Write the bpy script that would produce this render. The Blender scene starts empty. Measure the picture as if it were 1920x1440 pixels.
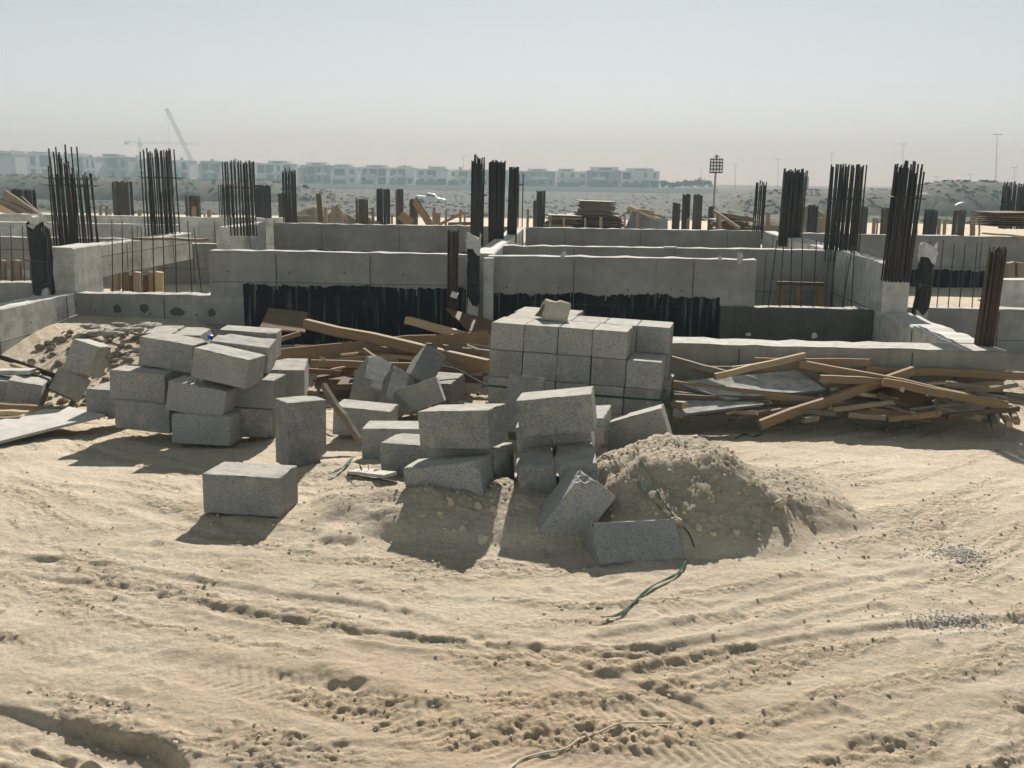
import bpy, math, random
import numpy as np
from mathutils import Vector, Matrix, Euler

random.seed(7)
rng = np.random.default_rng(7)
SC = bpy.context.scene
COL = SC.collection

# ------------------------------------------------------------------ camera
F, HOR, ROLL, EYE = 1900.0, 338.0, math.radians(0.7), 1.65
_p = math.atan((720 - HOR) / F)
_fw = np.array([0, math.cos(_p), -math.sin(_p)])
_u0 = np.array([0, math.sin(_p), math.cos(_p)])
_r0 = np.array([1.0, 0, 0])
CR = math.cos(ROLL) * _r0 + math.sin(ROLL) * _u0
CU = math.cos(ROLL) * _u0 - math.sin(ROLL) * _r0
cd = bpy.data.cameras.new('camera')
cam = bpy.data.objects.new('camera', cd)
COL.objects.link(cam)
cd.sensor_width = 36
cd.lens = 36 * F / 1920
cd.clip_start = 0.05
cd.clip_end = 6000
cam.matrix_world = Matrix(((CR[0], CU[0], -_fw[0], 0), (CR[1], CU[1], -_fw[1], 0), (CR[2], CU[2], -_fw[2], EYE), (0, 0, 0, 1)))
SC.camera = cam

# ------------------------------------------------------------------ sky, sun, exposure
SUN_EL, SUN_AZ = math.radians(30), math.radians(5)
w = bpy.data.worlds.new('World')
SC.world = w
w.use_nodes = True
wn = w.node_tree.nodes
bg = wn['Background']
sky = wn.new('ShaderNodeTexSky')
sky.sky_type = 'NISHITA'
sky.sun_disc = False
sky.sun_elevation = SUN_EL
sky.sun_rotation = SUN_AZ
sky.air_density = 0.5
sky.dust_density = 0.1
sky.ozone_density = 1.5
hs = wn.new('ShaderNodeHueSaturation')          # dust-laden air: a greyer sky all over
hs.inputs['Saturation'].default_value = 0.35
w.node_tree.links.new(sky.outputs[0], hs.inputs['Color'])
tn = wn.new('ShaderNodeMix'); tn.data_type = 'RGBA'; tn.blend_type = 'MULTIPLY'; tn.inputs[0].default_value = 1.0; tn.inputs[7].default_value = (0.93, 1.0, 0.975, 1)
w.node_tree.links.new(hs.outputs[0], tn.inputs[6])
w.node_tree.links.new(tn.outputs[2], bg.inputs[0])
bg.inputs[1].default_value = 0.054
sl = bpy.data.lights.new('sun', 'SUN')
sun = bpy.data.objects.new('sun', sl)
COL.objects.link(sun)
sl.energy = 5.0
sl.angle = math.radians(0.55)
sl.color = (1.0, 0.98, 0.905)
sd = Vector((math.sin(SUN_AZ) * math.cos(SUN_EL), math.cos(SUN_AZ) * math.cos(SUN_EL), math.sin(SUN_EL)))
sun.rotation_euler = (-sd).to_track_quat('-Z', 'Y').to_euler()
sun.location = sd * 60
SC.view_settings.view_transform = 'Standard'
SC.view_settings.look = 'None'
SC.view_settings.gamma = 1
SC.view_settings.exposure = 0.87
SC.view_settings.use_curve_mapping = False
SC.cycles.max_bounces = 5
SC.cycles.diffuse_bounces = 3
SC.cycles.volume_bounces = 1
SC.cycles.use_denoising = True

# ------------------------------------------------------------------ helpers: places
def ray(px, py):
    return _fw + CR * (px - 960) / F + CU * (720 - py) / F
def at_y(px, py, y):
    d = ray(px, py)
    return Vector(np.array([0, 0, EYE]) + d * (y / d[1]))
def at_z(px, py, z=0.0):
    d = ray(px, py)
    return Vector(np.array([0, 0, EYE]) + d * ((z - EYE) / d[2]))
BA = math.radians(3.5)
def B(u, v, z=0.0):                       # the villa plot's own axes: u along the walls, v away
    return Vector((u * math.cos(BA) + v * math.sin(BA), -u * math.sin(BA) + v * math.cos(BA), z))

_t = ['', 'first', 'second', 'third', 'fourth', 'fifth', 'sixth', 'seventh', 'eighth', 'ninth', 'tenth', 'eleventh', 'twelfth', 'thirteenth', 'fourteenth', 'fifteenth', 'sixteenth', 'seventeenth', 'eighteenth', 'nineteenth', 'twentieth']
def nth(i): return _t[i] if i <= 20 else 'twenty-' + _t[i - 20]
def sstep(a, b, x):
    t = np.clip((x - a) / (b - a), 0, 1)
    return t * t * (3 - 2 * t)
_perm = rng.permutation(4096)
_gx = np.cos(np.arange(4096) * 2.399963)
_gy = np.sin(np.arange(4096) * 2.399963)
def gnoise(x, y, seed=0):
    x = np.asarray(x, float) + seed * 17.31
    y = np.asarray(y, float) - seed * 9.77
    xi = np.floor(x).astype(np.int64); yi = np.floor(y).astype(np.int64)
    fx = x - xi; fy = y - yi
    def g(ix, iy, dx, dy):
        h = _perm[(_perm[ix & 4095] + iy) & 4095]
        return _gx[h] * dx + _gy[h] * dy
    u = fx * fx * fx * (fx * (fx * 6 - 15) + 10); v = fy * fy * fy * (fy * (fy * 6 - 15) + 10)
    a = g(xi, yi, fx, fy); b = g(xi + 1, yi, fx - 1, fy)
    c = g(xi, yi + 1, fx, fy - 1); d = g(xi + 1, yi + 1, fx - 1, fy - 1)
    return (a + (b - a) * u) * (1 - v) + (c + (d - c) * u) * v

def cone(x, y, cx, cy, rx, ryf, ryb, h, p=1.0):
    dx = (x - cx) / rx
    dy = np.where(y < cy, (y - cy) / ryf, (y - cy) / ryb)
    r = np.sqrt(dx * dx + dy * dy)
    return h * np.clip(1 - r, 0, 1) ** p * (1 - 0.35 * np.exp(-(r * 5) ** 2))
def h_smooth(x, y):
    x = np.asarray(x, float); y = np.asarray(y, float)
    z = np.interp(y, [0, 5, 6, 7.3, 8.3, 9.5, 11, 14, 45, 60, 90, 300, 380, 2000],
                  [0, 0, -.09, -.17, -.24, -.2, -.12, -.06, 0, -.6, -2.5, -2.5, -1.0, -1.0])
    z = z + 0.24 * sstep(-2.7, -3.6, x) * sstep(8.3, 10.3, y) * (1 - sstep(12, 15, y))
    z = z + 0.10 * sstep(2.6, 3.6, x) * sstep(8.5, 10.0, y) * (1 - sstep(16, 20, y))
    wob = 0.22 * gnoise(x * 2.1, y * 1.9, 91) + 0.09 * gnoise(x * 5.5, y * 5.0, 92)
    xm = x + wob; ym = y + 0.8 * wob
    m = cone(xm, ym, 0.86, 5.0, 0.70, 0.66, 1.5, 0.43)
    m = np.maximum(m, cone(xm, ym, 0.66, 4.98, 0.36, 0.60, 1.2, 0.36))
    m = np.maximum(m, cone(xm, ym, 1.32, 5.0, 0.55, 0.42, 1.2, 0.19))
    m = np.maximum(m, cone(xm, ym, 1.02, 4.62, 0.4, 0.35, 0.6, 0.14))
    m = np.maximum(m, cone(xm, ym, -0.3, 4.95, 0.75, 0.5, 0.9, 0.19))
    m = np.maximum(m, cone(xm, ym, 0.2, 4.95, 0.55, 0.5, 0.9, 0.17))
    m = np.maximum(m, cone(x, y, -0.85, 5.75, 0.5, 0.5, 0.5, 0.10))
    m = np.maximum(m, cone(x, y, -1.55, 7.15, 0.35, 0.5, 0.4, 0.12))
    return z + m
def ground_hit(px, py):
    d = ray(px, py); lo, hi = 0.5, 400.0
    t = np.linspace(1.0, 60, 6000)
    x = d[0] * t; y = d[1] * t; z = EYE + d[2] * t
    k = np.argmax(z < h_smooth(x, y))
    return Vector((x[k], y[k], z[k]))

# ------------------------------------------------------------------ helpers: materials
MATS = {}
def nodes_mat(name, rough=0.9, spec=0.2):
    m = bpy.data.materials.new(name); m.use_nodes = True
    nt = m.node_tree; b = nt.nodes['Principled BSDF']
    b.inputs['Roughness'].default_value = rough
    b.inputs['Specular IOR Level'].default_value = spec
    MATS[name] = m
    return m, nt, b
def ramp(nt, src, stops):
    r = nt.nodes.new('ShaderNodeValToRGB')
    while len(r.color_ramp.elements) < len(stops): r.color_ramp.elements.new(0.5)
    for e, (p, c) in zip(r.color_ramp.elements, stops):
        e.position = p; e.color = (*c, 1) if len(c) == 3 else c
    nt.links.new(src, r.inputs[0]); return r.outputs[0]
def noise(nt, vec, scale, detail=4, rough=0.6, dist=0.0):
    n = nt.nodes.new('ShaderNodeTexNoise')
    n.inputs['Scale'].default_value = scale; n.inputs['Detail'].default_value = detail
    n.inputs['Roughness'].default_value = rough; n.inputs['Distortion'].default_value = dist
    if vec is not None: nt.links.new(vec, n.inputs['Vector'])
    return n.outputs[0]
def mapping(nt, vec, scale=(1, 1, 1), loc=(0, 0, 0)):
    m = nt.nodes.new('ShaderNodeMapping'); m.inputs['Scale'].default_value = scale; m.inputs['Location'].default_value = loc
    nt.links.new(vec, m.inputs[0]); return m.outputs[0]
def mixc(nt, fac, a, b, mode='MIX'):
    m = nt.nodes.new('ShaderNodeMix'); m.data_type = 'RGBA'; m.blend_type = mode
    for i, s in ((0, fac), (6, a), (7, b)):
        if isinstance(s, (int, float)): m.inputs[i].default_value = s
        elif isinstance(s, tuple): m.inputs[i].default_value = (*s, 1)
        else: nt.links.new(s, m.inputs[i])
    return m.outputs[2]
def math_(nt, op, a, b=None, clamp=False):
    m = nt.nodes.new('ShaderNodeMath'); m.operation = op; m.use_clamp = clamp
    for i, s in ((0, a), (1, b)):
        if s is None: continue
        if isinstance(s, (int, float)): m.inputs[i].default_value = s
        else: nt.links.new(s, m.inputs[i])
    return m.outputs[0]
def bump(nt, b, h, strength=0.5, dist=0.01, prev=None):
    n = nt.nodes.new('ShaderNodeBump'); n.inputs['Strength'].default_value = strength; n.inputs['Distance'].default_value = dist
    nt.links.new(h, n.inputs['Height'])
    if prev is not None: nt.links.new(prev, n.inputs['Normal'])
    if b is not None: nt.links.new(n.outputs[0], b.inputs['Normal'])
    return n.outputs[0]
def coords(nt, kind='Object'):
    return nt.nodes.new('ShaderNodeTexCoord').outputs[kind]
def objrand(nt):
    return nt.nodes.new('ShaderNodeObjectInfo').outputs['Random']
def plain(name, col, rough=0.85, var=0.25, scale=8, spec=0.2, bmp=0.0, metal=0.0):
    m, nt, b = nodes_mat(name, rough, spec)
    b.inputs['Metallic'].default_value = metal
    c = coords(nt); n = noise(nt, c, scale, 5)
    lo = tuple(max(0, v * (1 - var)) for v in col); hi = tuple(min(1, v * (1 + var)) for v in col)
    o = ramp(nt, n, [(0.3, lo), (0.7, hi)])
    o = mixc(nt, 0.35, o, ramp(nt, objrand(nt), [(0, lo), (1, hi)]))
    nt.links.new(o, b.inputs['Base Color'])
    if bmp: bump(nt, b, noise(nt, c, scale * 4, 4), bmp, 0.01)
    return m

def dust_lit_tops(nt, col, vec, amount=0.8, c=(0.60, 0.53, 0.42)):
    # pale dust on whatever faces up, also painting sunlit tops brighter
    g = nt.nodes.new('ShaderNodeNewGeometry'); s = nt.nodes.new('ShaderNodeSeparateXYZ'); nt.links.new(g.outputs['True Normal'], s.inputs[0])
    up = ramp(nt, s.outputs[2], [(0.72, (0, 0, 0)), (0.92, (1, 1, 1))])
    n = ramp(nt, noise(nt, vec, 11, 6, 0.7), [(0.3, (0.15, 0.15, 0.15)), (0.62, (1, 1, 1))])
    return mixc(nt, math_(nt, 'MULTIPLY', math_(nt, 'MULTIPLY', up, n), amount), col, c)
def m_sand():
    m, nt, b = nodes_mat('sand', 0.95, 0.1)
    c = coords(nt)
    big = noise(nt, c, 0.55, 3, 0.6); mid = noise(nt, c, 3.2, 4, 0.65); fine = noise(nt, c, 45, 4, 0.7); red = noise(nt, mapping(nt, c, (0.5, 0.9, 1), (3.1, 1.7, 0)), 1.0, 4)
    col = ramp(nt, big, [(0.3, (0.56, 0.465, 0.36)), (0.7, (0.68, 0.585, 0.465))])
    col = mixc(nt, ramp(nt, mid, [(0.42, (0, 0, 0)), (0.75, (0.75, 0.75, 0.75))]), col, (0.49, 0.41, 0.31))
    col = mixc(nt, ramp(nt, fine, [(0.35, (0.5, 0.5, 0.5)), (0.55, (0, 0, 0))]), col, (0.34, 0.265, 0.175))
    col = mixc(nt, ramp(nt, noise(nt, mapping(nt, c, (6, 13, 6)), 1.0, 4, 0.7, 0.6), [(0.52, (0, 0, 0)), (0.72, (0.65, 0.65, 0.65))]), col, (0.40, 0.325, 0.235))
    col = mixc(nt, ramp(nt, noise(nt, mapping(nt, c, (1.1, 2.2, 1), (4, 9, 0)), 1.0, 3, 0.65, 0.8), [(0.5, (0, 0, 0)), (0.7, (0.55, 0.55, 0.55))]), col, (0.66, 0.575, 0.465))
    sx = nt.nodes.new('ShaderNodeSeparateXYZ'); nt.links.new(c, sx.inputs[0])
    at = nt.nodes.new('ShaderNodeAttribute'); at.attribute_name = 'churn'
    cf = math_(nt, 'MULTIPLY', at.outputs['Fac'], ramp(nt, noise(nt, c, 22, 5, 0.7), [(0.3, (0.25, 0.25, 0.25)), (0.6, (1, 1, 1))]))
    col = mixc(nt, math_(nt, 'MULTIPLY', cf, 0.7), col, (0.43, 0.35, 0.255))
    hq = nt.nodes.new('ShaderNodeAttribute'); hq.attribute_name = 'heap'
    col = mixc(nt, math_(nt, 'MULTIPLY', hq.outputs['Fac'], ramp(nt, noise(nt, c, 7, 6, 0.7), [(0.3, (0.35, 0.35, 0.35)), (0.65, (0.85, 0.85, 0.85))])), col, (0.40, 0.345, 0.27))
    # clay-red patch of ground in the near middle
    dx = math_(nt, 'MULTIPLY', math_(nt, 'ADD', sx.outputs[0], 0.05), 0.5); dy = math_(nt, 'MULTIPLY', math_(nt, 'SUBTRACT', sx.outputs[1], 2.8), 1.1)
    rr = math_(nt, 'SQRT', math_(nt, 'ADD', math_(nt, 'MULTIPLY', dx, dx), math_(nt, 'MULTIPLY', dy, dy)))
    rf = math_(nt, 'MULTIPLY', math_(nt, 'SUBTRACT', 1.05, rr, True), ramp(nt, red, [(0.35, (0, 0, 0)), (0.6, (1, 1, 1))]), True)
    col = mixc(nt, math_(nt, 'MULTIPLY', rf, 0.75), col, (0.48, 0.36, 0.24))
    # scrub plain far out
    far = nt.nodes.new('ShaderNodeMapRange'); far.inputs[1].default_value = 75; far.inputs[2].default_value = 120
    nt.links.new(sx.outputs[1], far.inputs[0])
    sc = ramp(nt, noise(nt, mapping(nt, c, (0.03, 0.02, 1)), 1.0, 6, 0.7), [(0.35, (0.022, 0.022, 0.017)), (0.6, (0.042, 0.041, 0.032)), (0.82, (0.15, 0.13, 0.095))])
    col = mixc(nt, far.outputs[0], col, sc)
    nt.links.new(col, b.inputs['Base Color'])
    hp_ = nt.nodes.new('ShaderNodeAttribute'); hp_.attribute_name = 'heap'
    rough_ = math_(nt, 'ADD', math_(nt, 'MULTIPLY', at.outputs['Fac'], 0.8), math_(nt, 'ADD', math_(nt, 'MULTIPLY', hp_.outputs['Fac'], 0.9), 0.28), True)
    wv = nt.nodes.new('ShaderNodeVectorMath'); wv.operation = 'ADD'
    nz = nt.nodes.new('ShaderNodeTexNoise'); nz.inputs['Scale'].default_value = 14; nt.links.new(c, nz.inputs['Vector'])
    sc_ = nt.nodes.new('ShaderNodeVectorMath'); sc_.operation = 'SCALE'; sc_.inputs['Scale'].default_value = 0.05; nt.links.new(nz.outputs['Color'], sc_.inputs[0])
    nt.links.new(c, wv.inputs[0]); nt.links.new(sc_.outputs[0], wv.inputs[1])
    vo = nt.nodes.new('ShaderNodeTexVoronoi'); vo.inputs['Scale'].default_value = 30; nt.links.new(wv.outputs[0], vo.inputs['Vector'])
    crumbs = math_(nt, 'MULTIPLY', math_(nt, 'SUBTRACT', 0.9, vo.outputs['Distance']), rough_)
    n0 = bump(nt, None, crumbs, 0.9, 0.016)
    bump(nt, b, noise(nt, c, 75, 5, 0.85), 0.9, 0.012, n0)
    return m

def m_block():
    m, nt, b = nodes_mat('block_concrete', 0.95, 0.12)
    c = coords(nt); r = objrand(nt)
    off = nt.nodes.new('ShaderNodeVectorMath'); off.operation = 'ADD'
    cb = nt.nodes.new('ShaderNodeCombineXYZ')
    for i in range(3): nt.links.new(math_(nt, 'MULTIPLY', r, 37.0 + i * 11), cb.inputs[i])
    nt.links.new(c, off.inputs[0]); nt.links.new(cb.outputs[0], off.inputs[1]); v = off.outputs[0]
    big = noise(nt, v, 5, 4); sp = noise(nt, v, 95, 4, 0.7); pit = nt.nodes.new('ShaderNodeTexVoronoi'); pit.inputs['Scale'].default_value = 85
    nt.links.new(v, pit.inputs['Vector'])
    col = ramp(nt, big, [(0.3, (0.19, 0.187, 0.178)), (0.7, (0.325, 0.32, 0.307))])
    col = mixc(nt, ramp(nt, noise(nt, v, 3.2, 4, 0.6, 0.5), [(0.56, (0, 0, 0)), (0.66, (0.55, 0.55, 0.55))]), col, (0.15, 0.147, 0.14))
    col = mixc(nt, 0.6, col, ramp(nt, r, [(0, (0.17, 0.168, 0.16)), (0.5, (0.25, 0.246, 0.235)), (1, (0.36, 0.35, 0.328))]))
    col = mixc(nt, ramp(nt, sp, [(0.33, (0.85, 0.85, 0.85)), (0.5, (0, 0, 0))]), col, (0.13, 0.13, 0.127))
    col = mixc(nt, ramp(nt, sp, [(0.56, (0, 0, 0)), (0.72, (0.7, 0.7, 0.7))]), col, (0.46, 0.455, 0.43))
    col = mixc(nt, ramp(nt, noise(nt, v, 9, 5), [(0.55, (0, 0, 0)), (0.72, (0.6, 0.6, 0.6))]), col, (0.44, 0.375, 0.28))
    pm = ramp(nt, pit.outputs[0], [(0.12, (1, 1, 1)), (0.30, (0, 0, 0))])
    pk = ramp(nt, noise(nt, v, 26, 3), [(0.5, (0, 0, 0)), (0.6, (1, 1, 1))])
    pf = mixc(nt, 1.0, pm, pk, 'MULTIPLY')
    col = dust_lit_tops(nt, col, v, 0.62, (0.56, 0.53, 0.46))
    col = mixc(nt, math_(nt, 'MULTIPLY', pf, 0.8), col, (0.09, 0.09, 0.087))
    nt.links.new(col, b.inputs['Base Color'])
    n1 = bump(nt, None, sp, 0.55, 0.006)
    inv = math_(nt, 'SUBTRACT', 1.0, pf)
    n2 = bump(nt, None, inv, 0.5, 0.006, n1)
    bump(nt, b, noise(nt, v, 16, 3), 0.3, 0.012, n2)
    return m

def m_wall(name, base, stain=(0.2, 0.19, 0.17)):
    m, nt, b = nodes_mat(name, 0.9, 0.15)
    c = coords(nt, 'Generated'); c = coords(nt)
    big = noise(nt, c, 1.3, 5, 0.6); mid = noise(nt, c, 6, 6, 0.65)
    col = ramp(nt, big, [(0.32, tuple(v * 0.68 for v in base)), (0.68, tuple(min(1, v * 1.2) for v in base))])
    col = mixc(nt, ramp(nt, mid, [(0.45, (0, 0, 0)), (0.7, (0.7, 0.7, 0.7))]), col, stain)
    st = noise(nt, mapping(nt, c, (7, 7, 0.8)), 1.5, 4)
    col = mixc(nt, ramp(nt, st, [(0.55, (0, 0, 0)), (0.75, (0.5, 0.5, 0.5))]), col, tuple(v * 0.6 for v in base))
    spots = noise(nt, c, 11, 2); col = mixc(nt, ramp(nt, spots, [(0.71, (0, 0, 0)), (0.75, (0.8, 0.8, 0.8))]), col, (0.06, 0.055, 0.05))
    col = dust_lit_tops(nt, col, c, 0.75, (0.60, 0.57, 0.52))
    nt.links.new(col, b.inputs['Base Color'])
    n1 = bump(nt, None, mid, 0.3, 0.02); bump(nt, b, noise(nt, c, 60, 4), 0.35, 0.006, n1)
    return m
def m_bitumen():
    m, nt, b = nodes_mat('bitumen', 0.7, 0.15)
    c = coords(nt)
    st = noise(nt, mapping(nt, c, (16, 16, 0.9)), 1.6, 4, 0.6)
    col = ramp(nt, noise(nt, c, 3, 4), [(0.3, (0.005, 0.006, 0.008)), (0.7, (0.012, 0.014, 0.019))])
    col = mixc(nt, ramp(nt, st, [(0.54, (0, 0, 0)), (0.72, (0.75, 0.75, 0.75))]), col, (0.15, 0.155, 0.16))
    col = mixc(nt, ramp(nt, noise(nt, mapping(nt, c, (2.2, 2.2, 5)), 2.0, 5, 0.7), [(0.55, (0, 0, 0)), (0.8, (0.8, 0.8, 0.8))]), col, (0.05, 0.052, 0.056))
    nt.links.new(col, b.inputs['Base Color'])
    bump(nt, b, noise(nt, c, 25, 4), 0.4, 0.01)
    return m
def m_wood(name, base, grey=0.3):
    m, nt, b = nodes_mat(name, 0.8, 0.2)
    c = coords(nt); r = objrand(nt)
    off = nt.nodes.new('ShaderNodeVectorMath'); off.operation = 'ADD'
    cb = nt.nodes.new('ShaderNodeCombineXYZ'); nt.links.new(math_(nt, 'MULTIPLY', r, 53.0), cb.inputs[0]); nt.links.new(math_(nt, 'MULTIPLY', r, 31.0), cb.inputs[1])
    nt.links.new(c, off.inputs[0]); nt.links.new(cb.outputs[0], off.inputs[1]); v = off.outputs[0]
    g = noise(nt, mapping(nt, v, (1.2, 40, 40)), 1.5, 5, 0.6, 0.4)
    col = ramp(nt, g, [(0.3, tuple(q * 0.6 for q in base)), (0.7, tuple(min(1, q * 1.25) for q in base))])
    lum = sum(base) / 3
    col = mixc(nt, ramp(nt, noise(nt, v, 4, 5), [(0.4, (0, 0, 0)), (0.75, (grey, grey, grey))]), col, (lum * 0.95, lum * 0.9, lum * 0.82))
    hue = mixc(nt, 0.4, col, ramp(nt, r, [(0, tuple(q * 0.62 for q in base)), (1, tuple(min(1, q * 1.35) for q in base))]))
    nt.links.new(hue, b.inputs['Base Color'])
    bump(nt, b, g, 0.35, 0.004)
    return m

m_sand(); m_block()
m_wall('concrete', (0.255, 0.248, 0.232)); m_wall('concrete_pale_lit', (0.50, 0.49, 0.465)); m_wall('concrete_damp', (0.09, 0.087, 0.08), (0.07, 0.07, 0.066)); m_wall('concrete_warm', (0.27, 0.25, 0.215))  # pale mix also paints sky and bounce light onto the sideways-facing walls
m_bitumen()
m_wood('wood_warm', (0.26, 0.165, 0.088), 0.9); m_wood('wood_pale', (0.42, 0.315, 0.195), 0.5); m_wood('wood_grey', (0.22, 0.175, 0.125), 0.6); m_wood('wood_dark', (0.12, 0.08, 0.05)); m_wood('ply_brown', (0.17, 0.105, 0.06), 0.4)
m_wall('ply_grey', (0.22, 0.22, 0.225), (0.10, 0.095, 0.085))
m_wall('ply_white', (0.46, 0.45, 0.43), (0.33, 0.29, 0.23))
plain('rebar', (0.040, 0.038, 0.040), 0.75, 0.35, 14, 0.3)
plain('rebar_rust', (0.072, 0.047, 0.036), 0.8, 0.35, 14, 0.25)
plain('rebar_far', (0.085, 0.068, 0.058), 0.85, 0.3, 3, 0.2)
plain('plastic_black', (0.010, 0.014, 0.017), 0.5, 0.3, 5, 0.3, 0.25)
plain('plastic_white', (0.50, 0.50, 0.48), 0.6, 0.2, 9, 0.3, 0.3)
plain('strap_green', (0.02, 0.075, 0.045), 0.85, 0.3, 12, 0.1)
plain('bag_paper', (0.42, 0.375, 0.29), 0.85, 0.18, 16, 0.15, 0.3)
plain('string_white', (0.55, 0.50, 0.40), 0.9, 0.2, 20)
plain('hose_black', (0.02, 0.02, 0.022), 0.9, 0.3, 9, 0.05)
plain('pipe_brown', (0.05, 0.03, 0.027), 0.85, 0.3, 9, 0.1)
plain('cap_blue', (0.02, 0.10, 0.42), 0.4, 0.1, 9, 0.5)
plain('gravel', (0.42, 0.40, 0.36), 0.9, 0.45, 30)
plain('clod', (0.50, 0.42, 0.315), 0.95, 0.2, 14)
plain('nail_steel', (0.12, 0.09, 0.07), 0.5, 0.2, 30, 0.4, 0, 0.6)
plain('villa_white', (0.66, 0.66, 0.65), 0.85, 0.08, 0.5)
plain('villa_beige', (0.42, 0.39, 0.34), 0.85, 0.08, 0.5)
plain('villa_grey', (0.33, 0.335, 0.34), 0.85, 0.08, 0.5)
plain('villa_dark', (0.16, 0.155, 0.15), 0.8, 0.15, 0.5)
plain('villa_glass', (0.04, 0.05, 0.06), 0.25, 0.2, 0.5, 0.5)
plain('crane_steel', (0.30, 0.27, 0.2), 0.7, 0.15, 0.3)
plain('pole_steel', (0.30, 0.30, 0.30), 0.6, 0.15, 0.6)
plain('truck_white', (0.68, 0.69, 0.70), 0.3, 0.06, 2, 0.5)
plain('tyre', (0.02, 0.02, 0.02), 0.9, 0.3, 5)
plain('leaf', (0.05, 0.065, 0.03), 0.9, 0.4, 0.4)
plain('scrub_leaf', (0.042, 0.045, 0.032), 0.95, 0.4, 0.15)
plain('bark', (0.12, 0.09, 0.06), 0.9, 0.3, 1)
plain('lamp_black', (0.02, 0.022, 0.022), 0.6, 0.2, 9)
plain('lamp_lens', (0.62, 0.64, 0.60), 0.25, 0.1, 9, 0.5)
plain('rock', (0.30, 0.28, 0.25), 0.95, 0.3, 1.5)
plain('soil', (0.24, 0.20, 0.145), 0.95, 0.3, 0.9, 0.1, 0.4)
plain('earth', (0.075, 0.068, 0.053), 0.95, 0.3, 0.6, 0.1, 0.4)
mg, _nt, _b = nodes_mat('clear_plastic', 0.12, 0.5)
_b.inputs['Base Color'].default_value = (0.8, 0.88, 0.92, 1); _b.inputs['Transmission Weight'].default_value = 0.85

# ------------------------------------------------------------------ helpers: meshes and objects
def mesh(name, verts, faces, mat=None, smooth=False):
    me = bpy.data.meshes.new(name)
    me.from_pydata([tuple(v) for v in verts], [], faces)
    if mat: me.materials.append(MATS[mat])
    if smooth: me.polygons.foreach_set('use_smooth', [True] * len(me.polygons))
    me.update()
    return me
def obj(name, me, parent=None, loc=None, rot=None, mtx=None):
    o = bpy.data.objects.new(name, me); COL.objects.link(o)
    if mtx is not None: o.matrix_local = mtx
    else:
        if loc is not None: o.location = loc
        if rot is not None: o.rotation_euler = rot
    if parent is not None: o.parent = parent
    return o
def tag(o, label, cat, group=None):
    o['label'] = label; o['category'] = cat
    if group: o['group'] = group
    return o
def thing(name, label, cat, loc=(0, 0, 0), rz=0.0, group=None):
    o = obj(name, None, loc=loc, rot=(0, 0, rz)); o.empty_display_size = 0.2
    return tag(o, label, cat, group)
def struct(o): o['kind'] = 'structure'; return o
def stuff(o, label=None, cat=None):
    o['kind'] = 'stuff'
    if label: o['label'] = label
    if cat: o['category'] = cat
    return o
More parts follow.
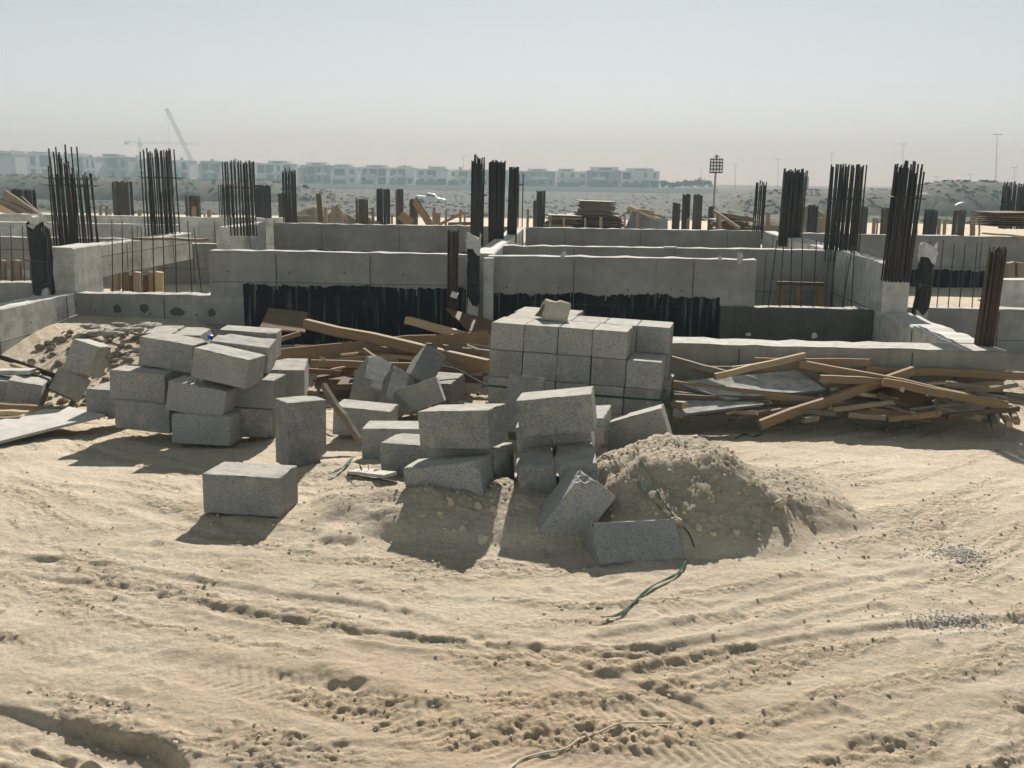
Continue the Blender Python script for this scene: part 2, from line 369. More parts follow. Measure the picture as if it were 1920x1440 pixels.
class MB:
    def __init__(s): s.v = []; s.f = []
    def add(s, vs, fs):
        k = len(s.v); s.v += [tuple(q) for q in vs]; s.f += [tuple(i + k for i in f) for f in fs]; return s
    def box(s, x0, x1, y0, y1, z0, z1):
        return s.add([(x0, y0, z0), (x1, y0, z0), (x1, y1, z0), (x0, y1, z0), (x0, y0, z1), (x1, y0, z1), (x1, y1, z1), (x0, y1, z1)],
                     [(0, 3, 2, 1), (4, 5, 6, 7), (0, 1, 5, 4), (1, 2, 6, 5), (2, 3, 7, 6), (3, 0, 4, 7)])
    def bar(s, a, b, r, n=6, r2=None):
        a = Vector(a); b = Vector(b); d = (b - a).normalized(); x = d.orthogonal().normalized(); y = d.cross(x); r2 = r if r2 is None else r2
        vs = [a + (x * math.cos(2 * math.pi * i / n) + y * math.sin(2 * math.pi * i / n)) * r for i in range(n)]
        vs += [b + (x * math.cos(2 * math.pi * i / n) + y * math.sin(2 * math.pi * i / n)) * r2 for i in range(n)]
        fs = [(i, (i + 1) % n, n + (i + 1) % n, n + i) for i in range(n)] + [tuple(range(n - 1, -1, -1)), tuple(range(n, 2 * n))]
        return s.add(vs, fs)
    def tube(s, pts, r, n=6):
        pts = [Vector(p) for p in pts]; k = len(s.v); up = Vector((0, 0, 1))
        for i, p in enumerate(pts):
            d = (pts[min(i + 1, len(pts) - 1)] - pts[max(i - 1, 0)]).normalized()
            x = d.cross(up); x = x.normalized() if x.length > 1e-4 else d.orthogonal().normalized(); y = x.cross(d)
            s.v += [tuple(p + (x * math.cos(2 * math.pi * j / n) + y * math.sin(2 * math.pi * j / n)) * r) for j in range(n)]
        for i in range(len(pts) - 1):
            for j in range(n):
                s.f.append((k + i * n + j, k + i * n + (j + 1) % n, k + (i + 1) * n + (j + 1) % n, k + (i + 1) * n + j))
        s.f.append(tuple(k + j for j in range(n - 1, -1, -1))); s.f.append(tuple(k + (len(pts) - 1) * n + j for j in range(n)))
        return s
    def ribbon(s, pts, wd, tilt=0.3, th=0.0012):
        pts = [Vector(p) for p in pts]; k = len(s.v)
        for i, p in enumerate(pts):
            d = (pts[min(i + 1, len(pts) - 1)] - pts[max(i - 1, 0)]).normalized()
            sd_ = d.cross(Vector((0, 0, 1))).normalized(); a = tilt * math.sin(i * 0.9)
            q = sd_ * math.cos(a) + Vector((0, 0, 1)) * math.sin(a); nn = q.cross(d) * th
            for e in (p - q * wd / 2 - nn, p + q * wd / 2 - nn, p + q * wd / 2 + nn, p - q * wd / 2 + nn): s.v.append(tuple(e))
        for i in range(len(pts) - 1):
            for j in range(4):
                s.f.append((k + i * 4 + j, k + i * 4 + (j + 1) % 4, k + (i + 1) * 4 + (j + 1) % 4, k + (i + 1) * 4 + j))
        s.f.append((k + 3, k + 2, k + 1, k)); e = k + 4 * (len(pts) - 1); s.f.append((e, e + 1, e + 2, e + 3))
        return s
    def build(s, name, mat, parent=None, smooth=False, loc=None, rot=None, mtx=None):
        return obj(name, mesh(name, s.v, s.f, mat, smooth), parent, loc, rot, mtx)
def catmull(pts, n=6):
    P = [Vector(p) for p in pts]; P = [P[0] * 2 - P[1]] + P + [P[-1] * 2 - P[-2]]; out = []
    for i in range(1, len(P) - 2):
        for k in range(n):
            t = k / n; a, b, c, d = P[i - 1], P[i], P[i + 1], P[i + 2]
            out.append(0.5 * ((2 * b) + (c - a) * t + (2 * a - 5 * b + 4 * c - d) * t * t + (3 * b - a - 3 * c + d) * t ** 3))
    out.append(P[-2]); return out

# ================================================================== GROUND (one sheet out to the horizon)
TRACKS = [  # tyre marks: points (pixel on the near ground), half width, depth, berm
    ([(0, 1083), (60, 1088), (200, 1100), (330, 1128), (480, 1160), (700, 1198), (960, 1222), (1200, 1228), (1330, 1212), (1480, 1180), (1660, 1145)], 0.045, 0.016, 0.008),
    ([(-60, 1040), (200, 1062), (420, 1105), (700, 1150), (900, 1200), (1100, 1262), (1300, 1330)], 0.05, 0.011, 0.007),
    ([(-40, 1345), (60, 1362), (150, 1385), (262, 1412), (300, 1440)], 0.085, 0.04, 0.012),
    ([(-40, 1385), (90, 1420), (180, 1450)], 0.05, 0.03, 0.012),
    ([(700, 1235), (900, 1290), (1100, 1345), (1300, 1352), (1600, 1362), (1950, 1345)], 0.11, 0.008, 0.007),
    ([(560, 1290), (760, 1345), (980, 1400), (1250, 1420), (1600, 1430), (1950, 1410)], 0.12, 0.008, 0.006),
    ([(1130, 1205), (1300, 1175), (1500, 1120), (1700, 1078), (1950, 1050)], 0.06, 0.010, 0.008),
    ([(1200, 1268), (1400, 1225), (1650, 1190), (1950, 1165)], 0.05, 0.012, 0.010),
    ([(-40, 1215), (250, 1240), (520, 1290), (700, 1330)], 0.11, 0.007, 0.006),
    ([(1300, 985), (1500, 960), (1700, 930), (1950, 905)], 0.08, 0.007, 0.006),
    ([(-40, 905), (200, 925), (360, 985)], 0.08, 0.007, 0.006),
]
def heap_map(x, y):       # freshly dug soil, darkened also for the heap's shaded front, 0..1
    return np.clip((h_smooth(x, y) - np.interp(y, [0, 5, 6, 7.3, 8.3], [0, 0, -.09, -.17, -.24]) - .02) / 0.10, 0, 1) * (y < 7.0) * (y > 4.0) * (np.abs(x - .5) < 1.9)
def churn_map(x, y):      # where wheels have broken the crust, 0..1
    n_ = y - 0.17 * x * x
    s = gnoise(x * 0.8, n_ * 4.5, 51) + 0.6 * gnoise(x * 2.1, n_ * 10, 52) + 0.35 * gnoise(x * 0.5 + 7, y * 0.7, 56) + 0.25 * gnoise(x * 9, n_ * 20, 57) + 0.10 * sstep(3.9, 2.7, y)
    return sstep(0.05, 0.38, s)
def ground_full(x, y):
    z = h_smooth(x, y)
    r = np.hypot(x, y)
    near = 1 - sstep(9, 16, r); mid = 1 - sstep(40, 70, r)
    rough = 0.65 + 0.5 * gnoise(x * 0.9, y * 0.9, 3) + 0.35 * sstep(-0.1, 0.35, gnoise(x * 0.45 + 3, y * 0.6, 8))
    wx = x + 0.15 * gnoise(x * 2, y * 2, 21); wy = y + 0.15 * gnoise(x * 2, y * 2, 22)
    z = z + mid * 0.05 * gnoise(x * 0.6, y * 0.6, 1)
    ch = churn_map(x, y)
    n_ = y - 0.17 * x * x
    fine = 0.42 + 1.05 * ch
    z = z + near * (0.006 * gnoise(x * 1.6, n_ * 8, 53) + 0.004 * (0.25 - np.abs(gnoise(x * 3.2 + wx, n_ * 17, 54))) + 0.007 * ch * gnoise(x * 5, n_ * 15, 55))
    z = z + near * rough * (0.016 * gnoise(wx * 2.1, wy * 2.6, 2) + 0.010 * (0.25 - np.abs(gnoise(wx * 3.3, wy * 5.2, 4))) + 0.006 * gnoise(wx * 7, wy * 11, 5))
    z = z + near * fine * (0.007 * (0.22 - np.abs(gnoise(wx * 9, wy * 17, 14))) + 0.006 * gnoise(x * 15, y * 28, 6) + 0.0065 * (0.2 - np.abs(gnoise(x * 26, y * 46, 15)))
                           + 0.0065 * np.abs(gnoise(x * 35, y * 55, 7)) + 0.0060 * np.abs(gnoise(x * 66, y * 92, 9)))
    # rough flanks of the heap
    hp = np.clip((h_smooth(x, y) - np.interp(y, [0, 5, 6, 7.3, 8.3], [0, 0, -.09, -.17, -.24])) / 0.2, 0, 1) * near * (y < 7.5)
    z = z + hp * (0.06 * gnoise(x * 3.6, y * 2.4, 31) - 0.05 * np.abs(gnoise(x * 6.5, y * 1.9, 34)) + 0.030 * np.abs(gnoise(x * 11, y * 8, 32)) + 0.018 * np.abs(gnoise(x * 24, y * 19, 35)) + 0.012 * gnoise(x * 45, y * 38, 33))
    # tyre marks
    sel = np.where((r < 9) & (y > 0.5))[0]; xs = x[sel]; ys = y[sel]; dz = np.zeros(len(sel))
    for pts, hw, dep, berm in TRACKS:
        P = [at_z(*p, 0.0) for p in pts]; P = [(q.x, q.y) for q in catmull([(q.x, q.y, 0) for q in P], 4)]
        best = np.full(len(sel), 9.0); al = np.zeros(len(sel)); s0 = 0.0
        for (ax, ay), (bx, by) in zip(P[:-1], P[1:]):
            lx, ly = bx - ax, by - ay; L = math.hypot(lx, ly)
            t = np.clip(((xs - ax) * lx + (ys - ay) * ly) / (L * L), 0, 1)
            d = np.hypot(xs - ax - t * lx, ys - ay - t * ly)
            k = d < best; best[k] = d[k]; al[k] = s0 + t[k] * L; s0 += L
        fade = np.clip(0.55 + 0.9 * gnoise(al * 1.4, al * 0 + hw * 50, 12), 0.15, 1)
        d = best + 0.35 * hw * gnoise(xs * 9, ys * 9, 13)
        if dep > 0.05: fade = 0.85 + 0.15 * fade
        tread = np.sin(al * 2 * math.pi / 0.042 + 2 * math.pi * best / 0.06); lug = 0.0022 * np.clip(tread * 2.0, -1, 1) * (1 - sstep(hw * 0.8, hw, best)) * (hw > 0.09) * (dep < 0.05) * sstep(-.05, .25, gnoise(xs * 1.3, ys * 1.3, 77))
        dz += lug + fade * (-dep * (1 - sstep(hw * 0.55, hw, d)) + berm * np.exp(-((d - hw * 1.35) / (hw * 0.4)) ** 2))
    rg = np.random.default_rng(5)
    for _ in range(320):     # foot and shovel dents
        yy = 2.6 + 4.2 * rg.random() ** 0.8; xx = (rg.random() * 2 - 1) * 0.62 * yy
        a = rg.random() * 3.14; sx_, sy_ = 0.025 + 0.05 * rg.random() ** 2, 0.015 + 0.02 * rg.random(); dp = 0.004 + 0.007 * rg.random()
        k = np.where((np.abs(xs - xx) < 0.3) & (np.abs(ys - yy) < 0.3))[0]
        u = (xs[k] - xx) * math.cos(a) + (ys[k] - yy) * math.sin(a); v = -(xs[k] - xx) * math.sin(a) + (ys[k] - yy) * math.cos(a)
        q = (u / sx_) ** 2 + (v / sy_) ** 2
        dz[k] += -dp * np.exp(-q) + dp * 0.45 * np.exp(-(np.sqrt(q) - 1.5) ** 2 * 4)
    z[sel] += dz
    return z
def build_ground():
    th = list(np.arange(-0.60, 0.6001, 0.0021)); coarse = list(np.linspace(0.6, 2 * math.pi - 0.6, 60))[1:-1]
    th = np.array(th + coarse); n = len(th)
    r = [0.0]; q = 0.5
    while q < 1500:
        r.append(q)
        if q < 1.9: q += 0.08
        elif q < 10: q += max(0.0055, q * q / 1150)
        elif q < 60: q += 0.087 * (q / 10) ** 1.75
        else: q *= 1.055
    r = np.array(r[1:] + [1500.0]); m = len(r)
    R_, T_ = np.meshgrid(r, th, indexing='ij')
    x = (R_ * np.sin(T_)).ravel(); y = (R_ * np.cos(T_)).ravel()
    yy = np.where(y < 0, 0, y)
    z = ground_full(x, yy)
    co = np.stack([x, y, z], -1); co = np.vstack([co, [[0, 0, 0]]])
    i = np.arange(m - 1)[:, None] * n; j = np.arange(n)[None, :]; j2 = (j + 1) % n
    quads = np.stack([(i + j), (i + j2), (i + n + j2), (i + n + j)], -1).reshape(-1, 4)
    tri = np.stack([np.full(n, m * n), (np.arange(n) + 1) % n, np.arange(n)], -1)
    me = bpy.data.meshes.new('ground')
    me.vertices.add(len(co)); me.vertices.foreach_set('co', co.astype(np.float32).ravel())
    nl = quads.size + tri.size; me.loops.add(nl)
    me.loops.foreach_set('vertex_index', np.concatenate([quads[:, ::-1].ravel(), tri[:, ::-1].ravel()]).astype(np.int32))
    nf = len(quads) + len(tri); me.polygons.add(nf)
    st = np.concatenate([np.arange(len(quads)) * 4, len(quads) * 4 + np.arange(len(tri)) * 3]).astype(np.int32)
    me.polygons.foreach_set('loop_start', st)
    me.polygons.foreach_set('use_smooth', np.ones(nf, bool))
    me.materials.append(MATS['sand']); me.update(calc_edges=True)
    at = me.attributes.new('churn', 'FLOAT', 'POINT'); cv = churn_map(co[:, 0], co[:, 1]) * (1 - sstep(9, 16, np.hypot(co[:, 0], co[:, 1]))); at.data.foreach_set('value', cv.astype(np.float32))
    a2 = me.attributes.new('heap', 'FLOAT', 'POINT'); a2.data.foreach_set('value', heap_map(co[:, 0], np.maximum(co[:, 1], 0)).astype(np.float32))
    o = obj('ground', me); struct(o)
    if me.polygons[len(quads) // 2].normal.z < 0: me.flip_normals()
    return o
build_ground()
def hz(x, y): return float(ground_full(np.array([float(x)]), np.array([float(y)]))[0])

# ================================================================== CONCRETE FOUNDATION WALLS
def wall_mesh(L, t, z0, z1, seed, jit=0.012, step=0.12):
    """local: x along the wall 0..L, front face y=0, back y=t"""
    n = max(2, int(L / step)); mb = MB(); rw = random.Random(seed)
    xs = [L * i / n for i in range(n + 1)]
    prof = []
    for i, x in enumerate(xs):
        a = z1 + jit * (rw.random() - 0.5) * 0.7 + jit * 0.15 * math.sin(x * 1.1 + seed) + (jit * 1.6 * (rw.random() - .6) if rw.random() < .08 else 0); b = a + jit * (rw.random() - 0.5)
        e = jit * 0.6 * rw.random()
        prof.append([(x, 0, z0), (x, 0, (z0 + a) / 2), (x, 0.0, a - 0.012 - e), (x, 0.012 + e, a), (x, t - 0.012, b), (x, t, b - 0.014), (x, t, z0)])
    m = len(prof[0])
    for p in prof: mb.v += p
    for i in range(n):
        for j in range(m - 1):
            mb.f.append((i * m + j, (i + 1) * m + j, (i + 1) * m + j + 1, i * m + j + 1))
    mb.f.append(tuple(range(m))[::-1]); mb.f.append(tuple(n * m + j for j in range(m)))
    return mb
def wall(label, a, b, t, z0, z1, mat='concrete', jit=0.012, coat=None, joints=True, name='foundation_wall', panels=1.22):
    """front face runs from plot point a to b, thickness t behind it (left-hand normal when walking a to b)"""
    A = B(*a, 0); Bq = B(*b, 0); d = Bq - A; L = d.length; ang = math.atan2(d.y, d.x)
    o = wall_mesh(L, t, z0, z1, sum(map(ord, label)) % 97, jit).build(name, mat, loc=A, rot=(0, 0, ang)); tag(o, label, 'wall', 'cast concrete foundation walls')
    sd_ = sum(map(ord, label))
    if coat:
        for (x0, x1, zt) in coat:
            rr = random.Random(sd_); mb = MB(); x = x0; hgt = zt
            while x < x1:
                wd = 0.006 + 0.010 * rr.random(); xe = min(x1, x + wd)
                hgt += (zt - hgt) * 0.12 + (rr.random() - 0.5) * 0.018; top = hgt + 0.003 * (rr.random() - .5) - (0.06 * rr.random() if rr.random() < 0.05 else 0)
                th = 0.004 + 0.002 * rr.random()
                mb.box(x, xe, -th, -0.0005, z0 + 0.02, top); x = xe
            stuff(mb.build('bitumen_coating', 'bitumen', o))
    if joints:      # recessed-looking casting seams: thin fins of grout proud of the face, and tie holes
        mb = MB(); x = panels * (0.4 + 0.5 * ((sd_ % 10) / 10)); rr = random.Random(sd_ + 1)
        k = 0
        while x < L - 0.1:
            seam = MB(); zz = z0 + 0.02
            pts = [(x + 0.004 * (rr.random() - 0.5), -0.002, z) for z in np.linspace(zz, z1 - 0.03, 6)]
            for p, q in zip(pts[:-1], pts[1:]): seam.bar(p, q, 0.006, 4)
            seam.build('casting_seam', 'concrete_damp', o)
            x += panels * (0.8 + 0.4 * rr.random())
        if z1 - z0 > 0.3:
            zz = z0 + (z1 - z0) * 0.62; seam = MB()
            n = max(2, int(L / 0.4)); pts = [(0.02 + (L - 0.04) * i / n, -0.001, zz + 0.006 * (rr.random() - 0.5)) for i in range(n + 1)]
            for p, q in zip(pts[:-1], pts[1:]): seam.bar(p, q, 0.005, 4)
            seam.build('casting_seam', 'concrete_damp', o)
            hl = MB(); xx = 0.2
            while xx < L - 0.1:
                for zf in (0.3, 0.75):
                    c_ = z0 + (z1 - z0) * zf + 0.02 * (rr.random() - .5); hl.bar((xx, -0.0015, c_), (xx, 0.004, c_), 0.009, 7)
                xx += 0.5 + 0.25 * rr.random()
            stuff(hl.build('tie_holes', 'bitumen', o))
    return o
ZB = -0.45
T = 0.22
w3a = wall('low pale grey concrete wall with patched stains behind the left block pile', (-5.44, 10.73), (-3.58, 10.73), 0.25, ZB, 0.385, 'concrete', 0.016)
w3b = wall('high grey concrete wall with black tar band, left of the wrapped centre post', (-3.95, 10.76), (-1.16, 10.76), T, 0.0, 0.87, 'concrete', 0.012)
wall_coat = wall('black tarred lower concrete wall behind the crossed timber in the centre', (-3.58, 10.74), (-1.16, 10.74), 0.016, ZB, 0.50, 'concrete', 0.004, [(0.0, 2.42, 0.515)], False)
w3c = wall('high grey concrete wall with black tar band behind the neat block stack', (-0.93, 10.73), (1.88, 10.73), T, ZB, 0.865, 'concrete', 0.012, [(0.06, 2.45, 0.475)])
w3d = wall('low damp dark concrete wall with two white patches, right of the tarred wall', (1.52, 10.63), (3.08, 10.63), 0.22, ZB, 0.385, 'concrete_damp', 0.012)
mid = wall('concrete wall just behind the tarred right wall, top edge white in sun', (-0.88, 12.4), (3.08, 12.4), T, ZB, 0.87, 'concrete', 0.01)
wbl = wall('far grey concrete wall at the back of the left room', (-5.3, 17.65), (-1.1, 17.65), T, ZB, 0.865, 'concrete', 0.014, [(0.1, 4.1, 0.40)])
wbr = wall('far grey concrete wall with drooping crack at the back of the right room', (-0.86, 17.3), (3.08, 17.3), T, ZB, 0.87, 'concrete', 0.014)
wbx = wall('far long concrete wall right of the leaning rebar, tarred lower half', (3.33, 16.85), (9.2, 16.85), T, ZB, 0.86, 'concrete', 0.014, [(0.6, 3.4, 0.30)])
bkl = wall('rear concrete wall beyond the left plot with tall rebar before it', (-12.5, 19.7), (-5.75, 19.7), T, ZB, 0.87, 'concrete_pale_lit', 0.014)
# walls that run away from the camera: walk towards the far end with the visible face on the right => reverse to show it
cperp = wall('narrow concrete cross wall running back behind the wrapped centre post', (-0.89, 10.98), (-0.89, 17.27), T, ZB, 0.87, 'concrete_pale_lit', 0.014)
lcol = wall('tall pale concrete column at the left corner under splayed rebar', (-5.46, 10.76), (-5.46, 11.42), 0.3, 0.3, 0.875, 'concrete_pale_lit', 0.008, None, False, 'concrete_column')
lbeam = wall('raised pale concrete beam running back from the left corner column', (-5.47, 11.43), (-5.43, 14.15), T, 0.50, 0.87, 'concrete_pale_lit', 0.012)
lroom = wall('pale concrete cross wall with brown end at the left room', (-5.43, 15.75), (-5.43, 17.62), T, ZB, 0.875, 'concrete_pale_lit', 0.012)
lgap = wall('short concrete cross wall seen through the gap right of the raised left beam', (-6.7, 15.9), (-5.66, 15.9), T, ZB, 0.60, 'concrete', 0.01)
llow = wall('low pale concrete wall with dark pocks at the left picture edge', (-5.46, 8.3), (-5.46, 10.72), 0.26, ZB, 0.395, 'concrete_pale_lit', 0.012)
rperp = wall('pale concrete cross wall in the right room under two rebar clusters', (3.1, 17.28), (3.1, 10.93), T, ZB, 0.87, 'concrete_pale_lit', 0.012)
rcol = wall('pale concrete column at the right corner below leaning rebar', (3.095, 10.92), (3.095, 10.42), 0.26, ZB, 0.88, 'concrete_pale_lit', 0.006, None, False, 'concrete_column')
rlow = wall('low pale concrete wall with rubble top leading to the right front corner', (3.1, 10.41), (3.1, 8.5), 0.3, ZB, 0.38, 'concrete_pale_lit', 0.02)
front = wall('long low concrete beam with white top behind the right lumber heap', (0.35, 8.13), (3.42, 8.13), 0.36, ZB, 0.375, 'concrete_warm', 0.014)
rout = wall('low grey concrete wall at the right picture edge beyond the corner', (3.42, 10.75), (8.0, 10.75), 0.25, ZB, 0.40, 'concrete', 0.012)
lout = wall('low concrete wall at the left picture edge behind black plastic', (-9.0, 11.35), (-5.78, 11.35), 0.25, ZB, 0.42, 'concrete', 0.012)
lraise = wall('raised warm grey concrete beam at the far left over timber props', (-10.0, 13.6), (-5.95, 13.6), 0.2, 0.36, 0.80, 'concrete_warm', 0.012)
lfar = wall('pale concrete wall at far left behind the raised beam', (-12.0, 16.6), (-6.6, 16.6), 0.2, ZB, 0.86, 'concrete_pale_lit', 0.014)
rpier = wall('pale concrete pier cut by the right picture edge', (4.75, 11.7), (5.4, 11.7), 0.3, ZB, 0.62, 'concrete_pale_lit', 0.008, None, False, 'concrete_pier')
# white patches on the damp wall, mortar smears on the low left wall
def patch(parent, x, z, rx, rz, mat, seed):
    rr = random.Random(seed); n = 12; f = [(x + rx * math.cos(a) * (0.7 + 0.5 * rr.random()), z + rz * math.sin(a) * (0.7 + 0.5 * rr.random())) for a in np.linspace(0, 2 * math.pi, n, False)]
    mb = MB(); mb.add([(a, -0.004, b) for a, b in f] + [(a, -0.0005, b) for a, b in f], [tuple(range(n))] + [(i, i + n, (i + 1) % n + n, (i + 1) % n) for i in range(n)])
    mb.build('mortar_patch', mat, parent)
patch(w3d, 0.30, 0.10, 0.03, 0.02, 'plastic_white', 1); patch(w3d, 0.98, 0.10, 0.03, 0.035, 'plastic_white', 2)
for i, (x, z) in enumerate([(0.45, 0.22), (0.75, 0.23), (1.12, 0.2), (1.5, 0.2)]): patch(w3a, x, z, 0.05 + 0.03 * (i == 2), 0.05, 'concrete_damp', i + 4)
# thin starter bars standing in the wall gaps
BAR = {}
def bar_mesh(r, mat):
    k = (r, mat)
    if k not in BAR: BAR[k] = mesh('rebar', *(lambda m: (m.v, m.f))(MB().bar((0, 0, 0), (0, 0, 1), r, 6)), mat, True)
    return BAR[k]
def stand_bar(name, parent_inv, parent, a, b, r, mat):
    a = Vector(a); b = Vector(b); d = b - a
    M = Matrix.Translation(a) @ d.to_track_quat('Z', 'Y').to_matrix().to_4x4() @ Matrix.Diagonal((1, 1, d.length, 1))
    o = obj(name, bar_mesh(r, mat)); o.parent = parent; o.matrix_local = parent_inv @ M
    return o
def pm(o):
    return (Matrix.Translation(o.location) @ o.rotation_euler.to_matrix().to_4x4()).inverted()
def dowels(par, lst, v, z0, r=0.006, mat='rebar'):
    inv = pm(par)
    for (xb, yb, xt, yt) in lst:
        yw = v
        b = at_y(xb, yb, yw); t = at_y(xt, yt, yw); b.z = min(b.z, z0)
        stand_bar('dowel_bar', inv, par, b, t, r, mat)
dowels(w3a, [(211, 545, 210, 412), (230, 545, 229, 414), (249, 545, 248, 422), (266, 545, 265, 426), (289, 548, 286, 416), (309, 548, 305, 420), (331, 548, 328, 418), (360, 548, 352, 414), (378, 548, 364, 428)], 11.15, 0.39)
dowels(w3d, [(1441, 565, 1457, 450), (1462, 565, 1470, 446), (1482, 565, 1485, 440), (1502, 565, 1505, 446), (1525, 565, 1531, 450), (1548, 565, 1556, 448), (1580, 565, 1598, 462), (1597, 565, 1602, 462)], 10.6, 0.38)
dowels(rout, [(1735, 582, 1744, 452), (1756, 582, 1769, 450), (1777, 582, 1789, 458), (1798, 582, 1810, 456), (1822, 582, 1832, 455), (1843, 582, 1856, 460), (1862, 582, 1878, 462)], 10.6, 0.40)
dowels(lout, [(24, 545, 20, 424), (47, 545, 42, 424), (66, 545, 62, 428), (2, 545, 0, 430)], 11.9, 0.42)

# ================================================================== REBAR CLUSTERS (column starters)
def cluster(label, x0, x1, ytop, ybase, zb, n_, dd=0.16, var=0.06, low=None, mat='rebar', r=0.0095, lean=0.0, ties=(0.62,), y=None, rows=3, splay=0.012, sink=0.12, seed=1):
    """x0..x1 pixel width, tops and base; low = (share of bars, pixel height of the shorter bars)"""
    n = int(n_ * 1.35)
    xc = (x0 + x1) / 2
    c = at_z(xc, ybase, zb) if y is None else at_y(xc, ybase, y)
    if y is not None: zb = c.z
    yw = c.y
    wl = at_y(x0, ybase, yw).x; wr = at_y(x1, ybase, yw).x; wid = wr - wl
    zt = at_y(xc, ytop, yw).z
    root = thing('rebar_cluster', label, 'rebar', (c.x, yw, zb), -BA, 'rebar column starters')
    rr = random.Random(seed * 31 + int(x0)); bars = []
    nl = int(n * low[0]) if low else 0; zl = at_y(xc, low[1], yw).z if low else 0
    for i in range(n):
        row = i % rows; k = i // rows; per = max(1, (n + rows - 1) // rows - 1)
        u = -wid / 2 + wid * min(1, max(0, (k + (0.25 * row if rows > 1 else 0)) / (per + 0.01))) + (rr.random() - 0.5) * wid * 0.05
        u = max(-wid / 2, min(wid / 2, u))
        v = (row / max(1, rows - 1)) * dd
        top = (zl - zb - 0.08 * rr.random()) if i >= n - nl else (zt - zb - var * rr.random())
        if i >= n - nl: u = -wid / 2 + wid * rr.random() * 0.9
        du = lean * (top) + (rr.random() - 0.5) * 2 * splay; dv = (rr.random() - 0.5) * splay
        stand = obj('rebar', bar_mesh(r, mat)); d = Vector((du, dv, top + sink)); stand.parent = root
        stand.matrix_local = Matrix.Translation((u, v, -sink)) @ d.to_track_quat('Z', 'Y').to_matrix().to_4x4() @ Matrix.Diagonal((1, 1, d.length, 1))
    H_ = zt - zb
    for t in ties:
        z = H_ * t; o = lean * z; e = 0.006
        mb = MB(); cs = [(-wid / 2 - e + o, -e, z), (wid / 2 + e + o, -e, z - 0.012), (wid / 2 + e + o, dd + e, z), (-wid / 2 - e + o, dd + e, z + 0.01)]
        for a, b in zip(cs, cs[1:] + cs[:1]): mb.bar(a, b, 0.005, 5)
        mb.bar(cs[0], (cs[0][0] - 0.03, cs[0][1] - 0.02, z + 0.015), 0.005, 5)
        mb.build('tie_hoop', mat, root)
    return root
RZ = 0.86
cluster('splayed uneven rebar cluster on the left corner column, widest in view', 100, 178, 268, 456, RZ, 30, 0.25, 0.30, (0.45, 322), lean=-0.025, ties=(0.58, 0.65), splay=0.03, seed=3)
cluster('tall comb of rebar on the raised left beam, crane behind it', 272, 342, 277, 440, RZ, 26, 0.2, 0.07, (0.2, 358), lean=-0.012, ties=(0.66,), seed=5)
cluster('rebar cluster at the left room corner with a shorter bundle beside it', 421, 477, 300, 428, RZ, 22, 0.2, 0.06, None, lean=-0.008, ties=(0.6,), seed=7)
cluster('shorter close-packed rebar bundle left of the left room cluster', 412, 438, 345, 408, RZ, 12, 0.15, 0.03, None, ties=(), seed=8)
cluster('slim dense dark rebar cluster with notched top at the left room back', 531, 553, 314, 414, RZ, 18, 0.12, 0.1, None, ties=(0.6,), seed=9, sink=0.1)
cluster('leftmost of the three dense dark rebar clusters at the centre', 882, 909, 289, 456, RZ, 22, 0.12, 0.12, (0.3, 300), lean=0.012, ties=(0.55,), seed=11)
cluster('middle of the three dense dark rebar clusters at the centre', 916, 943, 299, 450, RZ, 22, 0.12, 0.06, None, lean=0.012, ties=(0.58,), seed=12)
cluster('rightmost slimmer of the three dense rebar clusters at the centre', 951, 967, 312, 441, RZ, 14, 0.12, 0.04, None, lean=0.015, ties=(0.5,), seed=13)
cluster('lone pair of thin rebars right of the centre clusters', 971, 979, 326, 426, RZ, 2, 0.02, 0.01, None, lean=0.012, ties=(0.8,), rows=1, splay=0.002, seed=14)
cluster('rusty rebar bundle with white tag before the tarred left wall', 839, 857, 430, 600, 0.1, 12, 0.06, 0.03, None, 'rebar_rust', 0.008, 0.006, (0.7,), y=10.2, seed=15, splay=0.006)
cluster('short dark rebar cluster with ragged top at the right room back corner', 1411, 1430, 336, 434, RZ, 14, 0.12, 0.14, None, lean=0.01, ties=(), seed=16)
cluster('densest rebar cluster right of the floodlight pole', 1463, 1502, 315, 447, RZ, 34, 0.2, 0.07, None, lean=0.02, ties=(0.68,), rows=4, seed=17)
cluster('rebar cluster on the right cross wall, second from the right corner', 1548, 1609, 306, 472, RZ, 26, 0.2, 0.08, None, lean=0.016, ties=(0.6,), seed=18)
cluster('rebar cluster leaning right on the right corner column', 1664, 1716, 299, 506, RZ, 26, 0.2, 0.14, (0.15, 390), lean=0.04, ties=(0.66,), seed=19)
cluster('brown rebar bundle on the right end of the low front beam', 1832, 1860, 462, 652, 0.36, 16, 0.1, 0.05, None, 'rebar_rust', 0.009, 0.045, (0.45,), rows=3, splay=0.01, seed=20)
cluster('wide rebar cluster cut by the right picture edge over dark shuttering', 1882, 1950, 340, 420, 0.6, 40, 0.3, 0.2, (0.4, 372), 'rebar', 0.014, ties=(0.45,), y=24.0, seed=21)
